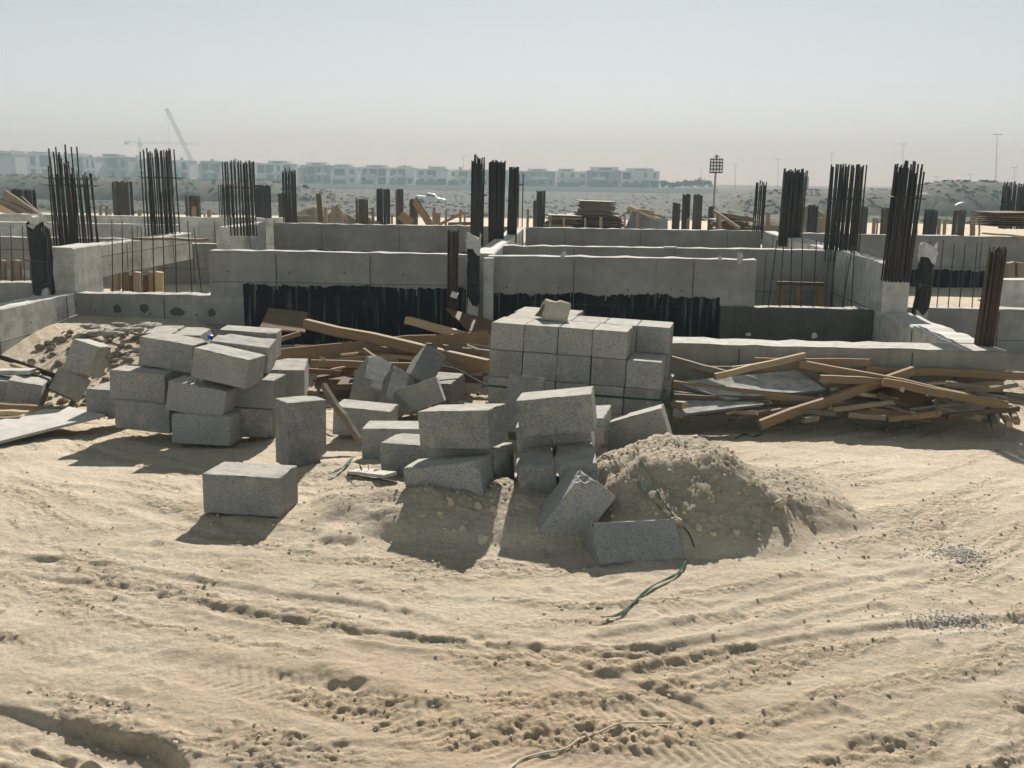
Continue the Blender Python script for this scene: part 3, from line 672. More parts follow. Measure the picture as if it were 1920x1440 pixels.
BACK = [(23, 62, 354, 392, 'short fringe of far rebar above slanting boards at left'), (214, 244, 339, 404, 'brown far rebar block between the two left tall clusters'),
        (350, 372, 366, 409, 'low far rebar stub right of the crane-side cluster'), (480, 505, 346, 411, 'far comb of rebar right of the left room corner'),
        (524, 532, 361, 412, 'narrow far rebar stub touching the notched cluster'), (669, 686, 372, 419, 'far rebar stub left of the grey pair at mid left'),
        (707, 729, 353, 419, 'taller left one of the far grey rebar pair'), (743, 755, 354, 419, 'slimmer right one of the far grey rebar pair'),
        (769, 781, 372, 421, 'far rebar stub below the white pickup'), (1005, 1020, 357, 424, 'rusty far rebar stub right of the centre pair of bars'),
        (1000, 1005, 376, 424, 'thin short far rebar beside the rusty stub'),
        (1261, 1272, 379, 427, 'leftmost of three far stubs left of the floodlight'), (1279, 1291, 363, 427, 'middle of three far stubs left of the floodlight'),
        (1299, 1313, 363, 429, 'rightmost of three far stubs left of the floodlight'), (1328, 1336, 386, 430, 'rusty far stub at the foot of the floodlight pole'),
        (1516, 1530, 384, 436, 'far brown stub right of the densest cluster'), (1606, 1623, 386, 437, 'far brown stub behind the second right cluster'),
        (1654, 1672, 389, 437, 'far brown stub left of the leaning cluster'), (1735, 1753, 392, 440, 'far brown stub right of the leaning cluster'),
        (1789, 1805, 393, 440, 'last far brown stub before the right picture edge')]
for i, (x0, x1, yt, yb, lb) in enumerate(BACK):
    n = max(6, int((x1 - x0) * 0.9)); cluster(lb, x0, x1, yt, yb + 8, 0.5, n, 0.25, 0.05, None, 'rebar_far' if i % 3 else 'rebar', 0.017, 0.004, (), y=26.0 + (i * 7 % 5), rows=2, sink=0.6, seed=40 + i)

# ------------------------------------------------------------------ wrapped posts at the wall corners
def sheet_wrap(root, name, mat, cx, cy, w_, d_, z0, z1, seed, flare=0.02):
    rr = random.Random(seed); n = 20; m = 9; mb = MB()
    for j in range(m):
        z = z0 + (z1 - z0) * j / (m - 1)
        for i in range(n):
            a = 2 * math.pi * i / n; ca, sa = math.cos(a), math.sin(a); q = 1 / max(abs(ca) / (w_ / 2), abs(sa) / (d_ / 2))
            q *= 1 + 0.07 * math.sin(a * 7 + j * 1.1 + seed) + 0.09 * (rr.random() - 0.5); zz = z + (0.05 * math.sin(a * 3 + seed) + 0.04 * (rr.random() - .5) if j in (0, m - 1) else 0)
            mb.v.append((cx + ca * q, cy + sa * q, zz))
    for j in range(m - 1):
        for i in range(n): mb.f.append((j * n + i, j * n + (i + 1) % n, (j + 1) * n + (i + 1) % n, (j + 1) * n + i))
    mb.f.append(tuple((m - 1) * n + i for i in range(n)))
    return mb.build(name, mat, root)
def wrapped_post(label, px, pybase, pytop, yw, wpx, ybase_black, lean=0.0, seed=1, capw=1.2):
    b = at_y(px, pybase, yw); t = at_y(px, pytop, yw); wd = wpx / F * yw * 1.0
    root = thing('wrapped_post', label, 'post', (b.x, b.y, b.z), -BA, 'plastic wrapped column starters')
    root.rotation_euler = (0, lean, -BA)
    Hh = t.z - b.z; zb = at_y(px, ybase_black, yw).z - b.z
    MB().box(-wd * 0.42, wd * 0.42, -wd * 0.42, wd * 0.42, -0.3, Hh * 0.92).build('concrete_core', 'concrete_pale_lit', root)
    sheet_wrap(root, 'black_sheet', 'plastic_black', 0, 0, wd, wd, zb, Hh * 0.9, seed)
    sheet_wrap(root, 'white_cap', 'plastic_white', 0, 0, wd * capw, wd * capw, Hh * 0.86, Hh * 1.0, seed + 5)
    mb = MB(); mb.bar((-wd * 0.7, -wd * 0.62, Hh * 0.5), (wd * 0.55, -wd * 0.62, Hh * 0.48), 0.006, 5); mb.build('tie_wire', 'nail_steel', root)
    return root
wrapped_post('centre post wrapped in black plastic with torn white top', 887, 604, 446, 10.5, 22, 566, 0.0, 2)
wrapped_post('right corner post wrapped in black plastic with crumpled white top', 1724, 600, 464, 10.35, 24, 584, 0.03, 3, 1.15)
wrapped_post('left corner post wrapped in loose dark green-black plastic', 84, 563, 408, 10.75, 32, 545, -0.01, 4, 0.7)
# slim pale column right of the centre post
c0 = at_y(915, 580, 10.62)
o = MB().box(-0.05, 0.05, 0, 0.1, -0.5, 0.8).build('concrete_column', 'concrete_pale_lit', loc=(c0.x, c0.y, 0.05), rot=(0, 0, -BA)); tag(o, 'slim pale concrete column just right of the wrapped centre post', 'column')
# white tag on the rusty bundle
tg = at_y(852, 553, 10.13); o = MB().box(-0.035, 0.035, -0.004, 0.004, -0.03, 0.03).build('paper_tag', 'plastic_white', loc=tg, rot=(0.2, 0.35, 0.1)); tag(o, 'small white tag tied to the rusty rebar bundle', 'tag')

# ================================================================== CONCRETE BLOCKS
BM = {}
def block_mesh(dims, var):
    k = (dims, var)
    if k in BM: return BM[k]
    rr = random.Random(var * 7 + int(dims[0] * 100) + int(dims[1] * 10)); n = (10, 7, 6)
    bv = 0.006
    # subdivided box with rounded, chipped arrises
    pts = {}; vs = []; fs = []
    def vid(i, j, kk, N):
        key = (i, j, kk)
        if key in pts: return pts[key]
        p = []; edge = 0
        for q, (a, nn) in enumerate(zip((i, j, kk), N)):
            if a == 0: x = -0.5 * dims[q]
            elif a == nn: x = 0.5 * dims[q]
            elif a == 1: x = -0.5 * dims[q] + 0.007
            elif a == nn - 1: x = 0.5 * dims[q] - 0.007
            else: x = -0.5 * dims[q] + dims[q] * (a - 1) / (nn - 2) * 1.0; x = max(-0.5 * dims[q] + 0.012, min(0.5 * dims[q] - 0.012, x))
            p.append(x)
        on = [a in (0, nn) for a, nn in zip((i, j, kk), N)]
        e = sum(on)
        chip = 0.0
        if e >= 2:
            chip = 0.0012 + 0.0022 * rr.random()
            if rr.random() < 0.07: chip = 0.010 + 0.012 * rr.random()
        elif rr.random() < 0.5: chip = 0.0008 * rr.random()
        for q in range(3):
            if on[q]: p[q] -= math.copysign(chip, p[q])
        for sg, rad in brk:
            c_ = [sg[q] * dims[q] / 2 for q in range(3)]; dd_ = math.dist(p, c_)
            if dd_ < rad: p = [p[q] - sg[q] * (rad - dd_) * (0.45 + 0.2 * rr.random()) for q in range(3)]
        pts[key] = len(vs); vs.append(tuple(p)); return pts[key]
    N = tuple(max(5, int(d / 0.036) + 2) for d in dims)
    brk = [((rr.choice((-1, 1)), rr.choice((-1, 1)), rr.choice((-1, 1))), rr.uniform(.03, .07)) for _ in range(rr.choice((0, 1, 2, 2)))] if var < 20 else []
    for ax in range(3):
        b_, c_ = [(1, 2), (2, 0), (0, 1)][ax]
        for side in (0, N[ax]):
            for i in range(N[b_]):
                for j in range(N[c_]):
                    q = []
                    for di, dj in ((0, 0), (1, 0), (1, 1), (0, 1)):
                        idx = [0, 0, 0]; idx[ax] = side; idx[b_] = i + di; idx[c_] = j + dj
                        q.append(vid(*idx, N))
                    fs.append(tuple(q) if side else tuple(q[::-1]))
    BM[k] = mesh('concrete_block', vs, fs, 'block_concrete', False)
    return BM[k]
NB = [0]
def block(label, dims, t, r, group):
    NB[0] += 1
    o = obj('concrete_block', block_mesh(tuple(dims), NB[0] % 9), loc=t, rot=r)
    return tag(o, label, 'concrete block', group)
S3 = (.4, .25, .2)
LP, CP, FP, ST = 'blocks in the left pile', 'tumbled blocks in the centre', 'loose blocks beyond the piles', 'blocks of the neat stack'
R_ = math.radians
POSES = [
    ('lone grey block lying flat on open sand in the foreground', S3, (-1.307, 4.896, 0.112), (R_(-0.9), R_(-.2), R_(-9.2)), CP),
    ('block standing upright on end in the sand left of centre', (.25, .2, .4), (-1.285, 6.0, 0.135), (R_(-1.5), R_(1.5), R_(35.2)), CP),
    ('left front block of the top course of the left pile', S3, (-2.364, 6.993, 0.443), (.005, .12, -.169), LP),
    ('right front block of the left pile, speckled top, nearest of the top course', S3, (-1.904, 6.692, 0.407), (-.024, .162, -.234), LP),
    ('middle right block of the left pile top beside the blue bottle cap', S3, (-1.882, 6.985, 0.439), (.10, .115, .014), LP),
    ('rearmost right block of the left pile top', S3, (-1.895, 7.24, 0.475), (.0, .068, .04), LP),
    ('rearmost left block of the left pile top', (.2, .4, .25), (-2.584, 7.449, 0.41), (.005, .019, .08), LP),
    ('rear centre block of the left pile top, right of the rearmost left one', (.2, .4, .25), (-2.376, 7.441, 0.40), (.002, .019, .065), LP),
    ('left block of the middle course of the left pile with chipped dusty top', S3, (-2.529, 6.86, 0.245), (-.005, .05, -.14), LP),
    ('slipped block of the middle course of the left pile, tilting down right', S3, (-2.09, 6.70, 0.185), (-.03, .16, -.10), LP),
    ('left block of the bottom course of the left pile', S3, (-2.49, 6.82, 0.045), (-.005, .065, -.148), LP),
    ('right half-buried block of the bottom course of the left pile', S3, (-2.055, 6.66, -0.005), (-.02, .02, -.084), LP),
    ('inner middle block of the left pile under the nearest top block', S3, (-1.80, 6.87, 0.205), (.0, .02, -.12), LP),
    ('inner bottom block at the right foot of the left pile', S3, (-1.82, 6.86, 0.0), (.0, .0, -.12), LP),
    ('hidden middle rear block of the left pile', S3, (-2.32, 7.3, 0.17), (.0, .0, .05), LP),
    ('tipped block with speckled top just right of the left pile', (.25, .4, .25), (-1.735, 7.78, 0.10), (.055, .019, .12), LP),
    ('small sunlit block sunk between the left pile and the tipped block', (.25, .4, .2), (-1.93, 7.55, -0.045), (.02, .12, -.35), LP),
    ('large upper block of the centre heap with bright speckled top', S3, (-0.252, 5.165, 0.383), (-.052, -.115, -.389), CP),
    ('block leaning upright at the right top of the centre heap', S3, (0.245, 5.31, 0.435), (-.024, -.134, -.127), CP),
    ('left one of the two blocks under the leaning block', (.2, .4, .2), (0.15, 5.58, 0.235), (0, -.12, -.10), CP),
    ('right one of the two blocks under the leaning block', (.2, .4, .2), (0.36, 5.56, 0.26), (0, -.12, -.10), CP),
    ('left of two paired front blocks with clean pitted top', (.2, .4, .25), (0.142, 5.146, 0.095), (.021, -.146, .007), CP),
    ('right of two paired front blocks with sand on its top', (.2, .4, .25), (0.352, 5.097, 0.135), (.007, -.12, -.022), CP),
    ('front left block of the centre heap half buried, sand on its edge', S3, (-0.313, 4.99, 0.145), (-.08, -.15, -.20), CP),
    ('dark shaded block wedged behind the front left centre block', S3, (-0.215, 5.30, 0.14), (-.10, -.12, -.40), CP),
    ('low block under the left end of the large upper centre block', S3, (-0.50, 5.50, 0.12), (0, -.03, -.30), CP),
    ('low shaded block at the left of the centre heap half sunk in sand', S3, (-0.715, 6.15, 0.045), (-.03, -.02, -.06), CP),
    ('shaded block behind the leaning timber offcut beside the upright block', S3, (-1.02, 6.9, 0.0), (0, .06, -.12), CP),
    ('tilted pillar-like block slanting on the sand below the centre heap', (.2, .25, .4), (0.276, 4.66, 0.075), (-.30, .712, .035), CP),
    ('block lying at the foot of the heap in its own shade, nearest on the right', S3, (0.555, 4.41, -0.015), (R_(-44), .01, .22), CP),
    ('left one of the two tilted blocks leaning together behind the heap', (.2, .4, .25), (-1.135, 7.95, 0.05), (.55, .53, .27), FP),
    ('right one of the two tilted blocks leaning together behind the heap', (.2, .4, .25), (-0.93, 7.75, -0.02), (.58, .55, .27), FP),
    ('tilted block peeking up behind the leaning pair', (.2, .4, .25), (-0.74, 8.1, 0.10), (.60, .62, .10), FP),
    ('block propped at a slant with sunlit right end behind the heap', S3, (-0.74, 7.72, -0.015), (-.20, -.335, .06), FP),
    ('smooth pale block behind the slanting one under the bent strip', (.25, .4, .2), (-0.57, 8.35, -0.08), (.06, -.02, -.25), FP),
    ('bluish tilted block between the leaning block and the neat stack', (.25, .25, .4), (0.10, 6.75, 0.12), (-.5, .02, -.35), CP),
    ('slanting block with dusty top between the heap and the neat stack', S3, (0.80, 6.30, 0.10), (-.10, -.33, -.18), CP),
    ('small shaded block end under the slanting dusty one', (.2, .4, .2), (0.52, 6.25, 0.12), (0, -.10, -.2), CP),
    ('big tipped block with sunlit edge left of the left pile', (.2, .4, .25), (-3.39, 7.98, 0.22), (-.17, .33, .05), FP),
    ('pink-dusted flat block in the loose group at the left edge', (.25, .4, .2), (-3.88, 7.95, -0.05), (-.02, .23, .25), FP),
    ('bluish tipped block resting against its neighbour at left', (.25, .4, .2), (-3.62, 8.1, -0.03), (-.235, .55, .36), FP),
    ('square-ended block right against the left side of the left pile', (.25, .4, .2), (-2.93, 7.35, 0.03), (-.015, .0, -.2), FP),
    ('grey block cut by the left picture edge among boards', S3, (-4.15, 7.95, -0.05), (.0, .08, .3), FP),
]
for p in POSES: block(*p)
# the neat stack: 5 wide, 2 deep, 4 high; one front block of the top course is gone
SM = Matrix.Translation((-0.161, 7.322, 0.636)) @ Euler((R_(-1.1), R_(1.6), R_(-12.9))).to_matrix().to_4x4()
ordn = ['first', 'second', 'third', 'fourth', 'fifth']
crs = ['top', 'second', 'third', 'bottom']
for k in range(4):
    for row in range(2):
        for i in range(5):
            if k == 0 and row == 0 and i == 4: continue
            if row == 1 and 0 < i < 4 and k > 0: continue       # wholly hidden inside the stack
            rr = random.Random(k * 100 + row * 10 + i)
            du = 0.004 * (rr.random() - .5) + (0.02 if row else 0) + (0.035 if (k >= 2 and i == 4 and row == 1) else 0); dv = 0.012 * (rr.random() - .5)
            M = SM @ Matrix.Translation((0.125 + i * 0.2505 + du, 0.2 + row * 0.405 + dv, -0.1 - k * 0.2)) @ Euler((0, 0, 0.012 * (rr.random() - .5))).to_matrix().to_4x4()
            NB[0] += 1
            o = obj('concrete_block', block_mesh((.25, .4, .2), 20 + NB[0] % 5)); o.scale = (0.988, 0.99, 0.985)
            o.matrix_world = M @ Matrix.Diagonal((0.988, 0.99, 0.988, 1))
            tag(o, 'block %s from left in the %s course, %s row of the neat stack' % (ordn[i], crs[k], 'front' if row == 0 else 'rear'), 'concrete block', ST)
for i in range(2):       # two more behind on top, at the rear left
    M = SM @ Matrix.Translation((0.125 + i * 0.2505, 0.97, -0.1)); o = obj('concrete_block', block_mesh((.25, .4, .2), i)); o.matrix_world = M
    tag(o, 'block %s from left in the hindmost row on the neat stack' % ordn[i], 'concrete block', ST)
    M = SM @ Matrix.Translation((0.125 + i * 0.2505, 0.97, -0.302)) @ Matrix.Diagonal((1, 1, 1, 1)); o = obj('concrete_block', block_mesh((.25, .4, .2), i + 2)); o.matrix_world = M
    tag(o, 'support block %s from left below the hindmost row of the neat stack' % ordn[i], 'concrete block', ST)

# ================================================================== TIMBER
def plank_mesh(L, w_, t_, seed):
    rr = random.Random(seed); mb = MB(); n = 5
    for i in range(n + 1):
        x = L * i / n; b = 0.018 * L * math.sin(math.pi * i / n) * (rr.random() - .4); c = 0.012 * L * math.sin(math.pi * i / n) * (rr.random() - .5)
        ex = (rr.random() - .5) * 0.02 if i in (0, n) else 0
        k = 1 - 0.03 * rr.random()
        e = min(w_, t_) * 0.08
        for (yy, zz) in ((-t_ / 2 + e, -w_ / 2), (t_ / 2 - e, -w_ / 2), (t_ / 2, -w_ / 2 + e), (t_ / 2, w_ / 2 - e), (t_ / 2 - e, w_ / 2), (-t_ / 2 + e, w_ / 2), (-t_ / 2, w_ / 2 - e), (-t_ / 2, -w_ / 2 + e)):
            mb.v.append((x + ex * (1 if zz > 0 else -.6), yy * k + c, zz * k + b))
    for i in range(n):
        for j in range(8): mb.f.append((i * 8 + j, i * 8 + (j + 1) % 8, (i + 1) * 8 + (j + 1) % 8, (i + 1) * 8 + j))
    mb.f.append(tuple(range(7, -1, -1))); mb.f.append(tuple(n * 8 + j for j in range(8)))
    return mb
NP = [0]
def plank(label, a, b, w_, t_, mat, roll=0.0, name='timber_plank', cat='plank', group='loose timber on the site'):
    NP[0] += 1
    a = Vector(a); b = Vector(b); d = b - a; L = d.length; x = d.normalized(); y = Vector((0, 0, 1)).cross(x)
    y = y.normalized() if y.length > 0.05 else Vector((0, 1, 0)); z = x.cross(y)
    M = Matrix((x, y, z)).transposed().to_4x4(); M = Matrix.Translation(a) @ M @ Matrix.Rotation(roll, 4, 'X')
    o = plank_mesh(L, w_, t_, NP[0]).build(name, mat); o.matrix_world = M
    return tag(o, label, cat, group)
def slab(label, cs, th, mat, name='plywood_sheet', cat='plywood', group='plywood sheets', sag=0.0):
    cs = [Vector(c) for c in cs]; nrm = (cs[1] - cs[0]).cross(cs[3] - cs[0]).normalized()
    if nrm.z < 0: nrm = -nrm
    o0 = cs[0].copy(); n = 6; mb = MB()
    for s_ in (0, 1):
        for i in range(n + 1):
            for j in range(n + 1):
                u, v = i / n, j / n
                p = (cs[0] * (1 - u) + cs[1] * u) * (1 - v) + (cs[3] * (1 - u) + cs[2] * u) * v
                mb.v.append(tuple(p - nrm * (th * (1 - s_)) - o0 + Vector((0, 0, -sag * math.sin(math.pi * u) * math.sin(math.pi * v)))))
    m = n + 1; q = m * m
    for i in range(n):
        for j in range(n):
            a, b, c, d = i * m + j, (i + 1) * m + j, (i + 1) * m + j + 1, i * m + j + 1
            mb.f.append((a, d, c, b)); mb.f.append((q + a, q + b, q + c, q + d))
    for i in range(n):
        for (a, b) in ((i, i + 1), (n * m + i + 1, n * m + i), ((i + 1) * m, i * m), (i * m + n, (i + 1) * m + n)):
            mb.f.append((a, b, q + b, q + a))
    o = mb.build(name, mat, loc=o0)
    bm_ = o.data; bm_.validate()
    import bmesh
    t = bmesh.new(); t.from_mesh(bm_); bmesh.ops.recalc_face_normals(t, faces=t.faces); t.to_mesh(bm_); t.free()
    return tag(o, label, cat, group)
P = at_y
RG, CG, BG = 'timber of the right lumber heap', 'timber of the centre heap', 'timber beyond the walls'
# ---- right lumber heap
RL = [
    ('long front plank slanting down right across the right lumber heap', (1261, 720, 7.5), (1745, 784, 7.3),   .07, .045, 'wood_warm'),
    ('plank with its near end in the sand crossing the right heap upward', (1424, 797, 7.05), (1712, 695, 7.72), .085, .05, 'wood_warm'),
    ('plank running from heap middle down to the right end over others', (1499, 682, 7.75), (1828, 748, 7.35), .075, .06, 'wood_warm'),
    ('thick long plank on edge reaching the right picture edge', (1622, 694, 7.8), (1960, 706, 7.75), .075, .05, 'wood_warm'),
    ('short plank on edge over the grey sheet in the right heap', (1536, 710, 7.5), (1660, 716, 7.52), .07, .05, 'wood_warm'),
    ('pale plank sloping up right from the grey sheet', (1340, 706, 7.55), (1508, 667, 7.8), .06, .045, 'wood_pale'),
    ('weathered plank near the neat stack at the left end of the heap', (1254, 672, 7.78), (1358, 700, 7.6), .06, .045, 'wood_grey'),
    ('brown board on edge along the back of the right heap', (1417, 677, 7.84), (1631, 680, 7.82), .07, .03, 'wood_warm'),
    ('thin board lying flat along the back left of the right heap', (1300, 691, 7.8), (1455, 690, 7.82), .05, .03, 'wood_warm'),
    ('plank under the crossing ones sloping to the right end', (1655, 716, 7.45), (1888, 760, 7.25), .075, .05, 'wood_warm'),
    ('short grey plank lying low before the right end of the heap', (1746, 764, 7.3), (1840, 785, 7.2), .06, .045, 'wood_grey'),
    ('leftmost of three short sticks pointing at the camera', (1853, 768, 7.4), (1866, 800, 7.1), .05, .05, 'wood_grey'),
    ('middle of three short sticks pointing at the camera', (1876, 768, 7.4), (1893, 796, 7.1), .05, .05, 'wood_pale'),
    ('rightmost of three short sticks pointing at the camera', (1893, 764, 7.45), (1907, 792, 7.15), .05, .05, 'wood_pale'),
    ('grey plank on edge right of heap centre beneath the long one', (1772, 719, 7.6), (1855, 731, 7.55), .05, .04, 'wood_grey'),
    ('silver-grey plank running off the right picture edge', (1828, 738, 7.5), (1960, 762, 7.4), .045, .09, 'wood_grey'),
    ('upper silver-grey plank running off the right picture edge', (1880, 740, 7.6), (1965, 748, 7.55), .045, .09, 'wood_grey'),
    ('dark short plank leaning inside the right heap', (1645, 740, 7.4), (1728, 775, 7.3), .055, .045, 'wood_dark'),
    ('dark plank low under the crossing of the right heap', (1560, 760, 7.35), (1700, 765, 7.35), .05, .05, 'wood_dark'),
    ('brown offcut under the long front plank', (1420, 762, 7.35), (1482, 776, 7.25), .05, .05, 'wood_warm'),
    ('dark rear plank low at the right of the heap', (1700, 735, 7.7), (1880, 742, 7.7), .06, .05, 'wood_dark'),
    ('charcoal board end poking from the right rear of the heap', (1790, 712, 7.8), (1885, 708, 7.78), .06, .05, 'wood_dark'),
    ('brown plank low along the heap foot right of centre', (1590, 778, 7.2), (1660, 783, 7.15), .045, .05, 'wood_grey'),
    ('round-ended pale log by the foot of the neat stack', (1262, 758, 7.25), (1284, 760, 7.15), .06, .06, 'wood_pale'),
    ('rough stub resting under the crossing plank near the sand', (1506, 788, 7.1), (1532, 784, 7.15), .05, .05, 'wood_grey'),
    ('dark batten under the grey sheet edge', (1262, 742, 7.35), (1420, 748, 7.35), .04, .05, 'wood_dark'),
    ('thin pale lath beside the pale sloping plank', (1370, 690, 7.75), (1470, 678, 7.83), .03, .03, 'wood_pale'),
    ('brown batten lying across the grey sheet tail', (1555, 728, 7.55), (1640, 722, 7.6), .045, .05, 'wood_warm'),
    ('flat worn board in the gap right of the heap centre', (1700, 700, 7.85), (1790, 703, 7.85), .04, .10, 'wood_grey'),
    ('low dark board along the right foot of the heap', (1720, 780, 7.3), (1850, 792, 7.2), .04, .06, 'wood_dark'),
]
for i, (lb, a, b, w_, t_, m) in enumerate(RL): plank(lb, P(*a), P(*b), w_ * .82, t_ * .85, m, group=RG)
slab('grey plywood sheet lying on the right lumber heap', [P(1262, 716, 7.5), P(1364, 748, 7.3), P(1550, 730, 7.55), P(1492, 694, 7.86)], .018, 'ply_grey', sag=.01)
slab('dark lower plywood sheet at the foot of the right heap', [P(1262, 778, 7.1), P(1433, 757, 7.25), P(1362, 745, 7.42), P(1262, 732, 7.5)], .018, 'ply_grey')
slab('blackened plywood panel inside the right heap', [P(1600, 750, 7.45), P(1760, 770, 7.35), P(1740, 725, 7.75), P(1600, 718, 7.75)], .018, 'ply_brown')
slab('grey plywood strip at the middle of the right heap', [P(1545, 722, 7.6), P(1665, 724, 7.6), P(1650, 712, 7.8), P(1530, 708, 7.8)], .015, 'ply_grey')
# ---- centre heap
CL = [
    ('thick pale-topped beam slanting down right in the centre heap', (574, 607, 9.7), (914, 684, 8.6), .11, .09, 'wood_warm'),
    ('long wide board on edge rising to the right in the centre heap', (522, 668, 9.0), (915, 632, 9.7), .16, .03, 'wood_warm'),
    ('straight plank on edge along the front of the centre heap', (582, 681, 8.75), (911, 692, 8.65), .075, .04, 'wood_warm'),
    ('pale squared post end pointing left before the tarred wall', (762, 600, 10.1), (872, 630, 9.7), .09, .07, 'wood_pale'),
    ('pale thin batten low in the centre heap', (695, 667, 9.0), (818, 673, 8.95), .035, .06, 'wood_pale'),
    ('dark broad plank under the beam in the centre heap', (640, 650, 9.4), (900, 668, 9.2), .12, .04, 'ply_brown'),
    ('brown plank behind the front one in the centre heap', (610, 690, 8.95), (880, 700, 8.85), .10, .04, 'ply_brown'),
    ('grey weathered short board in the centre heap', (700, 655, 9.2), (760, 656, 9.2), .06, .05, 'wood_grey'),
    ('small brown stick propped at the left of the centre heap', (520, 638, 9.2), (562, 625, 9.4), .05, .03, 'wood_warm'),
    ('brown batten crossing the right side of the centre heap', (800, 648, 9.3), (918, 662, 9.0), .06, .04, 'wood_grey'),
    ('dark board end under the bent strip', (770, 706, 8.6), (905, 712, 8.5), .07, .05, 'wood_dark'),
    ('short brown diagonal stick in the centre heap', (682, 655, 9.0), (712, 676, 8.8), .03, .03, 'wood_warm'),
    ('narrow brown board low left of the centre heap', (520, 690, 8.8), (640, 700, 8.7), .05, .05, 'ply_brown'),
]
for lb, a, b, w_, t_, m in CL: plank(lb, P(*a), P(*b), w_ * .85, t_ * .85, m, group=CG)
slab('dark plywood panel propped at the left of the centre heap', [P(486, 615, 9.75), P(572, 622, 9.7), P(577, 585, 10.2), P(504, 577, 10.2)], .018, 'ply_brown')
slab('brown plywood panel leaning at the right of the centre heap', [P(880, 620, 9.7), P(935, 626, 9.7), P(925, 601, 10.1), P(836, 577, 10.2)], .018, 'ply_brown')
slab('dark shadowed board lying under the centre heap', [P(590, 725, 8.5), P(800, 730, 8.4), P(820, 690, 9.0), P(600, 680, 9.1)], .02, 'ply_brown')
plank('timber offcut leaning between the upright block and the heap', P(606, 722, 6.75), P(674, 826, 6.35), .05, .03, 'wood_grey', group=CG)
rs = random.Random(51)
for i in range(30):      # thin weathered battens tangled through the right heap
    px = 1275 + 600 * (i + rs.random()) / 30; py = rs.uniform(694, 772) if px < 1700 else rs.uniform(715, 782); y = 7.85 - (py - 690) / 100 * .75; an = rs.choice((rs.uniform(-.5, .5), rs.uniform(-.3, .3), rs.uniform(.9, 2.2))); L = rs.uniform(.25, .75)
    if px < 1550 and py < 750: py = rs.uniform(752, 778); y = 7.85 - (py - 690) / 100 * .75; L *= .6
    p0 = P(px, py, y); d = Vector((math.cos(an) * L, math.sin(an) * L * .6, rs.uniform(-.05, .08)))
    plank('thin weathered batten, %s from left in the right heap' % nth(i + 1) if i < 20 else 'thin weathered batten, %s from right in the right heap' % nth(30 - i), p0 - d / 2, p0 + d / 2, rs.uniform(.02, .045), rs.uniform(.02, .05), rs.choice(['wood_grey', 'wood_grey', 'wood_dark', 'wood_warm', 'wood_pale']), rs.uniform(-.6, .6), 'timber_batten', 'batten', RG)
for i in range(14):
    px = 560 + 350 * (i + rs.random()) / 14; py = rs.uniform(645, 705); y = 9.4 - (py - 645) / 60 * .7; an = rs.uniform(-.5, .5); L = rs.uniform(.3, .9)
    p0 = P(px, py, y); d = Vector((math.cos(an) * L, math.sin(an) * L * .6, rs.uniform(-.06, .08)))
    plank('thin batten, %s from left in the centre heap' % nth(i + 1), p0 - d / 2, p0 + d / 2, rs.uniform(.02, .05), rs.uniform(.02, .05), rs.choice(['wood_grey', 'ply_brown', 'wood_dark', 'wood_warm', 'wood_pale']), rs.uniform(-.6, .6), 'timber_batten', 'batten', CG)
rs = random.Random(77)
for i in range(22):
    px = 600 + 300 * (i + rs.random()) / 22; py = rs.uniform(655, 712); y = rs.uniform(8.5, 9.3); a = P(px, py, y); an = rs.uniform(0, 3.14); L = rs.uniform(.05, .18)
    plank('small splintered wood scrap, %s from left among the centre timber' % nth(i + 1), a, a + Vector((math.cos(an) * L, math.sin(an) * L * .5, rs.uniform(-.03, .05))), rs.uniform(.015, .03), .015, rs.choice(['wood_pale', 'wood_warm', 'wood_pale']), rs.uniform(0, 3), 'wood_scrap', 'scrap', 'wood scraps in the centre heap')
# bent dark strip behind the tilted blocks
mb = MB(); mb.ribbon(catmull([P(762, 712, 8.3), P(790, 695, 8.35), P(820, 687, 8.4), P(855, 692, 8.4), P(885, 708, 8.3), P(915, 724, 8.2)], 5), .03, 0.1, .004); tag(mb.build('bent_strip', 'hose_black'), 'bent dark strip arching behind the tilted blocks', 'strip')
# ---- left side
slab('white-faced plywood sheet on the sand at the left edge', [P(-60, 842, 6.25), P(196, 777, 7.05), P(116, 759, 7.45), P(-60, 802, 6.65)], .02, 'ply_white')
plank('yellow-brown plank behind the white sheet at the left edge', P(-40, 758, 7.45), P(120, 769, 7.3), .04, .05, 'wood_warm', group='planks at the left edge')
plank('dark-edged plank below the yellow-brown one at left', P(-40, 772, 7.2), P(62, 775, 7.15), .03, .06, 'wood_pale', group='planks at the left edge')
plank('lowest plank peeking out left of the white sheet', P(-40, 789, 6.95), P(40, 784, 7.0), .03, .06, 'wood_warm', group='planks at the left edge')
plank('whitish board lying over the loose blocks at the left edge', P(-30, 698, 8.05), P(62, 696, 8.05), .035, .12, 'ply_white', group='planks at the left edge')
plank('pale split board behind the pink-dusted block', P(24, 684, 8.3), P(70, 700, 8.1), .03, .05, 'wood_pale', group='planks at the left edge')
mb = MB(); mb.tube(catmull([P(-30, 660, 8.5), P(30, 679, 8.35), P(70, 693, 8.2), P(104, 705, 8.1)], 4), .022, 8); tag(mb.build('pipe', 'pipe_brown', None, True), 'dark brown pipe sloping over the debris at left', 'pipe')
plank('thin stick before the stained low wall at left', P(196, 617, 10.1), P(268, 628, 9.9), .02, .02, 'wood_grey', group='planks at the left edge')
mb = MB(); mb.ribbon(catmull([P(200, 672, 8.1), P(222, 668, 8.15), P(240, 660, 8.2), P(262, 661, 8.2)], 5), .03, .2, .003); tag(mb.build('bent_strip', 'hose_black'), 'short dark strip behind the chipped left pile block', 'strip')
